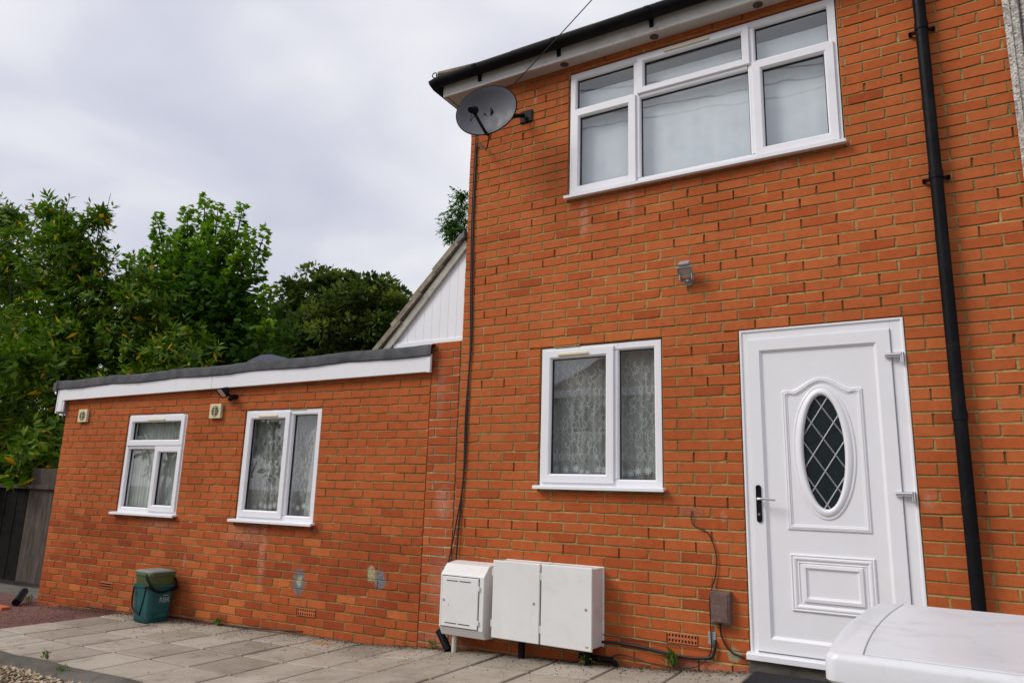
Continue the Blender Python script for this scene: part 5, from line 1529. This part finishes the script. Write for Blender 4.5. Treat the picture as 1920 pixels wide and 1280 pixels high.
b = MB(); b.loops([top_outline(0.004, WZ - 0.038), top_outline(0.0, WZ - 0.034), top_outline(0.0, WZ - 0.010), top_outline(0.0012, WZ - 0.006), top_outline(0.004, WZ - 0.0018), top_outline(0.009, WZ)], cap0=True, cap1=True)
b.build('worktop', M_appl, wm, autosmooth=25)
# raised flat panel of the worktop, its front edge curved like the bow
out1 = []
for i in range(21):
    t_ = i / 20; y_ = (WY1 - 0.010) + (WY0 + 0.010 - WY1 + 0.010) * t_
    out1.append((WX0 + 0.048 + 1.1 * bow(y_), y_))
out1 += [(WX1 - 0.02, WY0 + 0.010), (WX1 - 0.02, WY1 - 0.010)]
ins_ = lambda pts_, z, k: [(x_ * (1 - k) + 0.03 * k, y_ * (1 - k), z) for x_, y_ in pts_]
b = MB(); b.tube([(x_ - 0.001, y_, WZ + 0.0003) for x_, y_ in out1[:21]], 0.0011, 6); b.build('top_seam', M_grey, wm)
b = MB(); b.loops([ins_(out1, WZ + 0.0004, 0), ins_(out1, WZ + 0.0012, 0.003), ins_(out1, WZ + 0.0016, 0.02)], cap1=True)
b.build('top_panel', M_appl, wm)
b = MB(); b.loops([[(WX0 + 0.008 + bow(y_) * 0.9, y_, z) for z in (WZ - 0.165, WZ - 0.05)] + [(WX0 + 0.030, y_, z) for z in (WZ - 0.05, WZ - 0.165)] for y_ in np.linspace(WY0 + 0.003, WY1 - 0.003, 13)], cap0=True, cap1=True)
b.build('control_panel', M_appl, wm, bevel=0.002)
b = MB(); b.loops([[(WX0 + 0.008 + bow(y_) * 0.9, y_, z) for z in (0.10, WZ - 0.172)] + [(WX0 + 0.030, y_, z) for z in (WZ - 0.172, 0.10)] for y_ in np.linspace(WY0 + 0.003, WY1 - 0.003, 13)], cap0=True, cap1=True)
b.build('front_panel', M_appl, wm)
b = MB(); b.loops([[(WX0 - 0.03 - d, 0.005 + r * math.cos(a), 0.42 + r * math.sin(a)) for a in np.linspace(0, 2 * PI, 40, endpoint=False)] for r, d in ((0.19, -0.02), (0.185, -0.006), (0.15, 0.0), (0.14, -0.01), (0.05, 0.0))], cap1=True)
b.build('porthole', M_grey, wm, autosmooth=40)
b = MB(); b.tube([(WX0 - 0.02, 0.0, WZ - 0.11), (WX0 - 0.030, 0.0, WZ - 0.11)], 0.03, 20); b.build('dial', M_chrome, wm, autosmooth=40)
for (xx, yy) in ((WX0 + 0.07, WY0 + 0.06), (WX0 + 0.07, WY1 - 0.06), (WX1 - 0.06, WY0 + 0.06), (WX1 - 0.06, WY1 - 0.06)):
    MB().tube([(xx, yy, 0.002), (xx, yy, 0.035)], 0.022, 12).build('foot', M_black, wm)

# door mat
b = MB(); b.box(2.175, 2.92, -0.56, -0.115, G(2.4) + 0.006, G(2.6) + 0.020)
mat_ = tag(b.build('door_mat', M_rubber, bevel=0.004), 'black rubber doormat on the slabs before the door', 'mat')
mat_.rotation_euler = (0, 0, 0)

# ------------------------------------------------------------------ left: fence, pipe shoe, edging bricks
fe = thing('fence', 'fence with shade-dark boards and a wide grey timber panel beyond the extension', 'fence', (-7.8, 0.55, -0.14), 0.06)
b = MB(); b.box(-0.28, 0.55, 0, 0.05, 0, 1.56); b.build('grey_panel', M_oldply, fe, bevel=0.004)
b = MB(); b.box(-3.2, 0.62, -0.05, -0.003, 1.27, 1.33); b.build('rail', M_oldply, fe, bevel=0.004)
for i in range(21):  # boards fill the deep shade below the bush, its darkness in their colour
    b = MB(); b.box(-0.285 - (i + 1) * 0.14, -0.291 - i * 0.14, 0.004 + 0.006 * (i % 2), 0.026 + 0.006 * (i % 2), 0.0, 1.27 + random.uniform(-.01, .02)); b.build('board', M_darkwood, fe)
b = MB(); b.tube([(-6.10, -0.30, -0.02), (-5.86, -0.47, -0.075), (-5.80, -0.52, -0.09)], 0.042, 14)
tag(b.build('drain_pipe', M_black, autosmooth=40), 'black drainpipe shoe sticking out at the extension corner', 'pipe')
for i in range(3):
    b = MB(); b.box(-0.107, 0.107, -0.05, 0.05, 0, 0.062)
    o = b.build('edging_brick', M_terra, bevel=0.004)
    o.location = (-6.15 + i * 0.225, -0.78 + 0.03 * i, -0.155); o.rotation_euler = (0, 0.02 * i, 0.12)
    tag(o, 'red edging brick at the edge of the tarmac, ' + ['farthest left of three', 'middle of three', 'nearest the extension corner'][i], 'brick', 'edging bricks')

# ------------------------------------------------------------------ foliage
def leaves(name, pos, dirs, nrm_, L, Wd, tint, mat, parent, lobes=1):
    pos = np.asarray(pos, float); n_ = len(pos)
    d = np.asarray(dirs, float); d /= np.linalg.norm(d, axis=1, keepdims=True) + 1e-9
    nn = np.asarray(nrm_, float); s_ = np.cross(d, nn); s_ /= np.linalg.norm(s_, axis=1, keepdims=True) + 1e-9
    nn = np.cross(s_, d)
    L = np.asarray(L)[:, None]; Wd = np.asarray(Wd)[:, None]
    Vs, Fs, Ts = [], [], []
    off = 0
    angs = [0.0] if lobes == 1 else [0.0, 0.75, -0.75]
    for k, an in enumerate(angs):
        sc_ = 1.0 if k == 0 else 0.8
        dd = d * math.cos(an) + s_ * math.sin(an); ss = -d * math.sin(an) + s_ * math.cos(an)
        b0 = pos
        p1 = pos + dd * L * 0.45 * sc_ + ss * Wd * 0.5 * sc_ - nn * Wd * 0.12
        p2 = pos + dd * L * sc_ - nn * L * 0.10
        p3 = pos + dd * L * 0.45 * sc_ - ss * Wd * 0.5 * sc_ - nn * Wd * 0.12
        Vs.append(np.stack([b0, p1, p2, p3], 1).reshape(-1, 3))
        base = np.arange(n_)[:, None] * 4 + off
        Fs.append(np.concatenate([base + [0, 1, 2], base + [0, 2, 3]], 1).reshape(-1, 3))
        Ts.append(np.repeat(tint, 2)); off += n_ * 4
    V = np.concatenate(Vs); Fa = np.concatenate(Fs); T = np.concatenate(Ts)
    me = bpy.data.meshes.new(name)
    me.vertices.add(len(V)); me.vertices.foreach_set('co', V.astype(np.float32).ravel())
    me.loops.add(len(Fa) * 3); me.loops.foreach_set('vertex_index', Fa.astype(np.int32).ravel())
    me.polygons.add(len(Fa)); me.polygons.foreach_set('loop_start', np.arange(0, len(Fa) * 3, 3, dtype=np.int32))
    me.update(calc_edges=True)
    at = me.attributes.new('tint', 'FLOAT', 'FACE'); at.data.foreach_set('value', T.astype(np.float32))
    me.materials.append(mat)
    o = bpy.data.objects.new(name, me); COL.objects.link(o); o.parent = parent
    return o
def unit(n_):
    v = rng.normal(size=(n_, 3)); return v / np.linalg.norm(v, axis=1, keepdims=True)

def shoots(tips, dirs, nleaf, slen, leafL, leafW, tint_fn, spread=1.0, droop=0.15):
    """leaves set round each shoot, whorled towards its tip"""
    n_ = len(tips)
    k = np.tile(np.arange(nleaf), n_); idx = np.repeat(np.arange(n_), nleaf)
    f = (k + rng.uniform(0, 1, len(k))) / nleaf
    d = dirs[idx]
    p = tips[idx] - d * (slen[idx] * (1 - f))[:, None]
    side_ = unit(len(k)); side_ -= d * (side_ * d).sum(1, keepdims=True); side_ /= np.linalg.norm(side_, axis=1, keepdims=True) + 1e-9
    ld_ = d * (0.25 + 0.75 * f[:, None] ** 2) + side_ * spread * (1.1 - 0.5 * f[:, None]) + np.array([0, 0, -droop])
    nr = d + 0.25 * unit(len(k)) + np.array([0, 0, 0.4])
    sc_ = 1 - 0.45 * f ** 3
    return p, ld_, nr, leafL * rng.uniform(0.75, 1.25, len(k)) * sc_, leafW * rng.uniform(0.8, 1.2, len(k)) * sc_, tint_fn(idx, f, p)

def blob_shoots(blobs, per_m2, inward=0.55):
    T, D = [], []
    for (x, y, z, r) in blobs:
        n_ = int(per_m2 * r * r * 12)
        u = unit(n_)
        rad = r * (1 - inward * rng.uniform(0, 1, n_) ** 2.2) * rng.uniform(0.85, 1.18, n_)
        P = np.array([x, y, z]) + u * rad[:, None] * np.array([1, 0.9, 1.05])
        T.append(P); D.append(u * 0.8 + np.array([0, 0, 0.55]) + 0.45 * rng.normal(size=(n_, 3)))
    T = np.concatenate(T); D = np.concatenate(D); D /= np.linalg.norm(D, axis=1, keepdims=True)
    return T, D

def trunk_to(parent, base, ends, r0, name='trunk', bend=0.15):
    b_ = MB()
    base = Vector(base)
    for i, e_ in enumerate(ends):
        e_ = Vector(e_)
        mid = base.lerp(e_, 0.5) + Vector((random.uniform(-bend, bend), random.uniform(-bend, bend), 0.12 * (e_ - base).length))
        b_.tube(smooth_path([base + Vector((random.uniform(-.08, .08), random.uniform(-.08, .08), 0)), mid, e_], 5), [r0 * (1 - 0.088 * q) for q in range(11)], 7)
    return b_.build(name, M_bark, parent, smooth=True)

BUSH = [(-13.35, 2.5, 5.06, 1.49), (-11.76, 2.5, 6.08, 0.72), (-12.93, 2.5, 6.87, 0.52), (-15.15, 2.5, 7.27, 0.56), (-11.12, 2.5, 6.6, 0.3), (-11.37, 3.0, 4.95, 0.99), (-11.67, 2.0, 3.04, 1.33), (-11.02, 3.0, 3.58, 1.18), (-10.29, 3.2, 4.88, 0.75), (-10.2, 1.7, 1.88, 0.8), (-16.4, 2.5, 5.41, 1.52), (-13.18, 1.8, 2.66, 1.28), (-9.6, 2.6, 2.6, 0.8), (-8.9, 2.2, 1.9, 0.6), (-9.2, 3.4, 3.6, 0.8), (-8.7, 0.9, 1.75, 0.5), (-9.6, 0.6, 1.7, 0.6), (-8.3, 0.45, 1.62, 0.28), (-9.3, 0.2, 1.45, 0.4), (-10.3, 0.4, 3.5, 0.8), (-9.1, 0.7, 3.1, 0.5), (-9.9, 0.2, 2.6, 0.5), (-11.3, 0.3, 3.2, 0.8), (-8.0, 2.2, 1.5, 0.5), (-10.6, 1.4, 1.3, 0.7), (-12.5, 2.6, 5.8, 0.9), (-11.6, 2.6, 4.2, 1.0), (-14.6, 2.4, 6.2, 0.8)]
lau = thing('laurel_tree', 'big cherry laurel with yellowing leaves behind the fence at far left', 'tree', (-11.5, 2.7, -0.15))
T, D = blob_shoots(BUSH, 14, 0.65)
def tl_laurel(idx, f, p):
    t_ = np.clip(rng.normal(0.42, 0.16, len(idx)) + 0.18 * f, 0, 0.84)
    y_ = rng.random(len(idx)) < 0.035 * (1.6 - f)
    t_[y_] = rng.uniform(0.88, 1.0, y_.sum())
    return t_
A = shoots(T - np.array([-11.5, 2.7, -0.15]), D, 13, rng.uniform(0.25, 0.5, len(T)), 0.215, 0.078, tl_laurel, 1.0, 0.25)
leaves('crown', *A, M_laurel, lau)
trunk_to(lau, (0, 0, 0), [(b_[0] + 11.5, b_[1] - 2.7, b_[2] + 0.15) for b_ in BUSH], 0.055, bend=0.4)
# a few bare leading twigs
for (x, y, z) in ((-13.3, 2.5, 7.3), (-11.0, 2.5, 6.9), (-12.6, 2.5, 7.2)):
    b = MB(); b.tube([(x + 11.5, y - 2.7, z - 0.8), (x + 11.5 + 0.05, y - 2.7, z - 0.2), (x + 11.5 + 0.12, y - 2.7, z + 0.25)], [0.012, 0.008, 0.004], 5)
    b.build('twig', M_bark, lau)

SYC = [(-13.29, 5.0, 7.9), (-12.1, 5.0, 7.85), (-11.75, 5.2, 8.14), (-10.63, 4.8, 7.58), (-10.04, 5.0, 7.51), (-9.28, 4.7, 6.7), (-9.44, 5.2, 6.92), (-8.8, 5.0, 5.45), (-12.92, 5.3, 7.49), (-10.84, 5.3, 7.5), (-13.73, 5.0, 6.98), (-14.02, 4.8, 6.85), (-8.5, 4.8, 4.62), (-9.58, 4.6, 6.1), (-11.11, 4.7, 6.75), (-11.4, 5.1, 7.3), (-12.5, 4.9, 7.2), (-10.3, 4.8, 6.9), (-11.9, 4.8, 7.0)]
so = np.array([-10.9, 5.0, -0.15])
syc = thing('sycamore_tree', 'young sycamore with upright leafy shoots behind the extension roof', 'tree', tuple(so))
PP, DD, LL, TT = [], [], [], []
for (x, y, z) in SYC:
    tip = np.array([x, y, z]); base = np.array([-10.9 + (x + 10.9) * 0.35, 5.0 + (y - 5) * 0.4, 2.2])
    ln = np.linalg.norm(tip - base); ax = (tip - base) / ln
    nn_ = int(ln / 0.065)
    for k in range(nn_):
        f = k / nn_
        c = tip - ax * (f * ln)
        spread_ = 0.07 + 0.26 * min(1, f * 2.6)
        for q in range(7 + int(4 * min(1, f * 2.5))):
            u = unit(1)[0]; u[2] *= 0.35
            PP.append(c + u * spread_ * rng.uniform(0.3, 1.5)); dd = u + np.array([0, 0, 0.12 if f < 0.08 else -0.1]); DD.append(dd)
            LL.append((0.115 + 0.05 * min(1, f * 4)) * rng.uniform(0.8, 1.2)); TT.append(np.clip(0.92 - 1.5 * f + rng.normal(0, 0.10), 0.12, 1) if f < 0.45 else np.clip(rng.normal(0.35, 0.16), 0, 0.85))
# fuller body lower down
nbd = 8000
body = np.stack([rng.uniform(-13.6, -8.0, nbd), rng.uniform(4.2, 5.8, nbd), rng.uniform(2.3, 6.3, nbd)], 1)
keep = (((body[:, 0] + 10.9) / 2.6) ** 2 + ((body[:, 2] - 3.6) / 2.3) ** 2) < rng.uniform(0.65, 1.05, nbd)
body = body[keep]
PP = np.concatenate([np.array(PP), body]); DD = np.concatenate([np.array(DD), unit(len(body)) * np.array([1, 1, 0.4]) + np.array([0, 0, -0.15])])
LL = np.concatenate([np.array(LL), rng.uniform(0.11, 0.17, len(body))]); TT = np.concatenate([np.array(TT), np.clip(rng.normal(0.35, 0.17, len(body)), 0, 0.8)])
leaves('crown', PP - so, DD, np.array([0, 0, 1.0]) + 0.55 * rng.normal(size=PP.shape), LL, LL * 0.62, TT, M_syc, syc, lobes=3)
trunk_to(syc, (0, 0, 0), [tuple(np.array(t_) - so - np.array([0, 0, 0.15])) for t_ in SYC], 0.075, bend=0.1)

FAR = [(-25.33, 22.0, 10.95, 1.8), (-26.87, 22.0, 10.11, 1.62), (-21.8, 22.0, 10.19, 1.79), (-23.82, 22.0, 11.58, 1.14), (-20.07, 22.0, 9.87, 0.97), (-28.44, 22.0, 9.19, 1.5), (-22.53, 21.0, 8.5, 2.16), (-20.58, 22.0, 8.53, 1.61), (-25.14, 21.0, 8.15, 1.68), (-30.09, 22.0, 8.39, 1.52), (-27.5, 22, 6.8, 2.0), (-22.5, 22, 6.6, 2.2), (-18.8, 22.5, 7.3, 1.4)]
def clumpy_tree(name, label, origin, blobs, nclump, nleaf, leaf, mat, trunk_r):
    og = np.array(origin)
    tr = thing(name, label, 'tree', tuple(origin))
    P, Dv, Tn = [], [], []
    for (x, y, z, r) in blobs:
        for q in range(int(nclump * r * r)):
            u = unit(1)[0]; u[2] = abs(u[2]) * 1.0 if rng.random() < .8 else u[2]
            c = np.array([x, y, z]) + u * r * rng.uniform(0.6, 1.16)
            cr = rng.uniform(0.22, 0.50) * (0.6 + 0.25 * r)
            m_ = int(nleaf * rng.uniform(0.6, 1.3))
            v = unit(m_); v[:, 2] *= 0.75
            P.append(c + v * cr * rng.uniform(0.25, 1.1, (m_, 1))); Dv.append(v * 0.8 + u * 0.4 + np.array([0, 0, -0.1]) + 0.3 * rng.normal(size=(m_, 3)))
            tb = rng.normal(0.45, 0.20)
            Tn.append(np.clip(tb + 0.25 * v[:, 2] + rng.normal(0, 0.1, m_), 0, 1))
    P = np.concatenate(P); Dv = np.concatenate(Dv); Tn = np.concatenate(Tn)
    L_ = leaf * rng.uniform(0.7, 1.3, len(P))
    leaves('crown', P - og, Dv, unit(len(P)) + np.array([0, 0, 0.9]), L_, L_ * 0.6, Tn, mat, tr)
    trunk_to(tr, (0, 0, 0), [tuple(np.array(b_[:3]) - og) for b_ in blobs], trunk_r)
    return tr
clumpy_tree('broadleaf_tree', 'round dark broadleaf tree far behind the extension roof', (-24.0, 22.0, -0.2), FAR, 17, 60, 0.30, M_far, 0.3)
# tree standing behind the house, only some sprays show past the corner
ASH = [(-4.54, 6.0, 6.95, 0.23), (-4.65, 6.0, 6.64, 0.26), (-4.8, 6.0, 6.36, 0.23), (-4.53, 6.0, 6.22, 0.27), (-4.86, 6.0, 6.45, 0.15), (-4.2, 6.1, 6.6, 0.35), (-4.1, 6.1, 7.1, 0.3), (-4.0, 6.0, 6.1, 0.35)]
ao = np.array([-3.9, 8.6, -0.2])
ash = thing('ash_tree', 'feathery ash sprays showing past the left corner of the house', 'tree', tuple(ao))
P, Dv, Nn = [], [], []
for (x, y, z, r) in ASH:
    for q in range(int(40 * (r / 0.25) ** 2)):
        c = np.array([x, y, z]) + unit(1)[0] * r * rng.uniform(0.2, 1.0)
        ax = np.array([-0.6, -0.2, -0.15]) + 0.7 * unit(1)[0]; ax /= np.linalg.norm(ax)
        sd_ = np.cross(ax, [0, 0, 1]); sd_ /= np.linalg.norm(sd_)
        for k in range(5):
            for sg in (1, -1):
                P.append(c + ax * k * 0.045); Dv.append(ax * 0.5 + sd_ * sg + np.array([0, 0, -0.25])); Nn.append([0, 0, 1])
        P.append(c + ax * 0.22); Dv.append(ax); Nn.append([0, 0, 1])
P = np.array(P); L_ = rng.uniform(0.075, 0.12, len(P))
leaves('crown', P - ao, np.array(Dv), np.array(Nn) + 0.3 * rng.normal(size=P.shape), L_, L_ * 0.34, rng.uniform(0, 1, len(P)), M_ash, ash)
trunk_to(ash, (0, 0, 0), [tuple(np.array(b_[:3]) - ao) for b_ in ASH], 0.06)

# weeds at the wall foot
def weed(x, y, hgt, n_, label, seed):
    r = np.random.default_rng(seed)
    w_ = thing('weed', label, 'weed', (x, y, G(x)), 0, 'weeds at the wall foot')
    p = np.stack([r.normal(0, 0.02, n_), r.normal(0, 0.012, n_), r.uniform(0, hgt * 0.75, n_) ** 1.0], 1)
    d = np.stack([r.normal(0, 0.8, n_), r.normal(-0.2, 0.6, n_), r.uniform(0.3, 1.2, n_)], 1)
    L_ = r.uniform(0.4, 1.0, n_) * hgt * 0.7
    leaves('foliage', p, d, r.normal(size=(n_, 3)), L_, L_ * 0.28, r.uniform(0, 1, n_), M_weed, w_)
    b_ = MB(); b_.tube([(0, 0, 0), (0.004, 0, hgt * 0.8)], 0.0018, 5); b_.build('stem', M_weed, w_)
weed(1.624, -0.035, 0.13, 46, 'tall weed growing below the air brick', 1)
weed(1.115, -0.05, 0.06, 30, 'small weed beside the waste pipe end', 2)
weed(1.02, -0.12, 0.09, 14, 'wispy weed in the slab joint under the right meter box', 3)
weed(-0.335, -0.06, 0.06, 60, 'low weed clump by the black pipe offcut', 4)
weed(-0.62, -0.04, 0.04, 26, 'tiny weed tuft at the extension corner by the pier', 5)
pw = EM @ Vector((-2.26, -0.05, 0)); weed(pw.x, pw.y, 0.075, 70, 'green grass tuft at the extension wall below its right window', 6)
weed(-2.55, -1.83, 0.07, 26, 'weed between slabs and the concrete edging', 7)
weed(-2.05, -1.98, 0.06, 30, 'weed at the rim of the gravel', 8)
pw = EM @ Vector((-5.25, -0.12, 0)); weed(pw.x, pw.y, 0.09, 30, 'dry weed at the far corner of the extension', 9)

# roof light on the flat roof
rl = thing('roof_light', 'smoky plastic roof light dome on the extension roof', 'roof light', EM @ Vector((-3.0, 0.9, 2.55)), EA)
rl.scale = (0.85, 0.85, 0.85)
b = MB(); b.box(-0.22, 0.22, -0.1, 0.5, -0.12, 0.16); b.build('upstand', M_felt, rl)
b = MB(); b.loops([[(sx * f - 0.16 * (1 - f), 0.2 + sy * f, 0.16 + zz) for sx, sy in ((-0.24, -0.34), (0.24, -0.34), (0.24, 0.34), (-0.24, 0.34))] for f, zz in ((1, 0), (0.98, 0.03), (0.45, 0.15), (0.05, 0.16))], cap1=True); b.build('dome', M_dome, rl, bevel=0.02, seg=3)

# ------------------------------------------------------------------ across the street (seen in the glass)
op = thing('opposite_house', 'pale rendered house with tiled hip roof across the street', 'house', (-4.5, -20.0, 0))
M_pane_d = simple('dark_pane', (0.03, 0.035, 0.04), 0.1, 0.6)
b = MB(); b.box(-5.6, 9, -7, 0, -0.2, 5.05); b.build('wall', M_palewall, op)
b = MB()
b.add([(-6.0, 0.4, 5.05), (9.4, 0.4, 5.05), (9.4, -7.4, 5.05), (-6.0, -7.4, 5.05), (-2.4, -3.5, 8.2), (6, -3.5, 8.2)], [(0, 1, 5, 4), (1, 2, 5), (2, 3, 4, 5), (3, 0, 4), (3, 2, 1, 0)])
b.build('roof', M_tile, op)
b = MB(); b.box(-6.05, 9.4, 0.4, 0.45, 4.95, 5.2); b.build('fascia', M_upvc, op)
for (xa, za, ww, hh) in ((-4.6, 3.55, 1.9, 1.15), (-1.6, 3.55, 1.2, 1.15), (1.2, 3.55, 1.9, 1.15), (5, 3.55, 1.9, 1.15), (-4.6, 0.95, 1.9, 1.25), (1.2, 0.95, 1.9, 1.25), (5, 0.95, 1.9, 1.25)):
    b = MB(); b.rectring(xa, xa + ww, za, za + hh, [(0, 0.0), (0, 0.05), (0.09, 0.05), (0.09, 0.01)]); b.box(xa + ww / 2 - .04, xa + ww / 2 + .04, 0.005, 0.05, za, za + hh); wo = b.build('window', M_upvc, op)
    MB().box(xa + 0.09, xa + ww - 0.09, 0.002, 0.012, za + 0.09, za + hh - 0.09).build('pane', M_pane_d, wo)
b = MB(); b.box(-1.7, -0.8, 0, 0.06, 0, 2.1); b.build('door', M_darkwood, op)
b = MB(); b.box(-5.6, 9, 0.0, 0.05, 2.55, 2.75); b.build('string_course', M_upvc, op)
for k, (ox, oy, bl, lab) in enumerate([(-24.0, -21.0, [(-24, -21, 3.0, 1.6), (-25.2, -21, 2.6, 1.4), (-22.8, -21, 2.4, 1.4)], 'garden tree across the street, left of the pale house'), (-30, -22, [(-30, -22, 4.2, 2.2), (-28, -22, 3.2, 1.8), (-32, -22, 3.4, 1.8)], 'larger garden tree across the street at far left')]):
    clumpy_tree('street_tree', lab, (ox, oy, -0.2), bl, 9, 40, 0.34, M_far, 0.15)
bpy.context.view_layer.update()
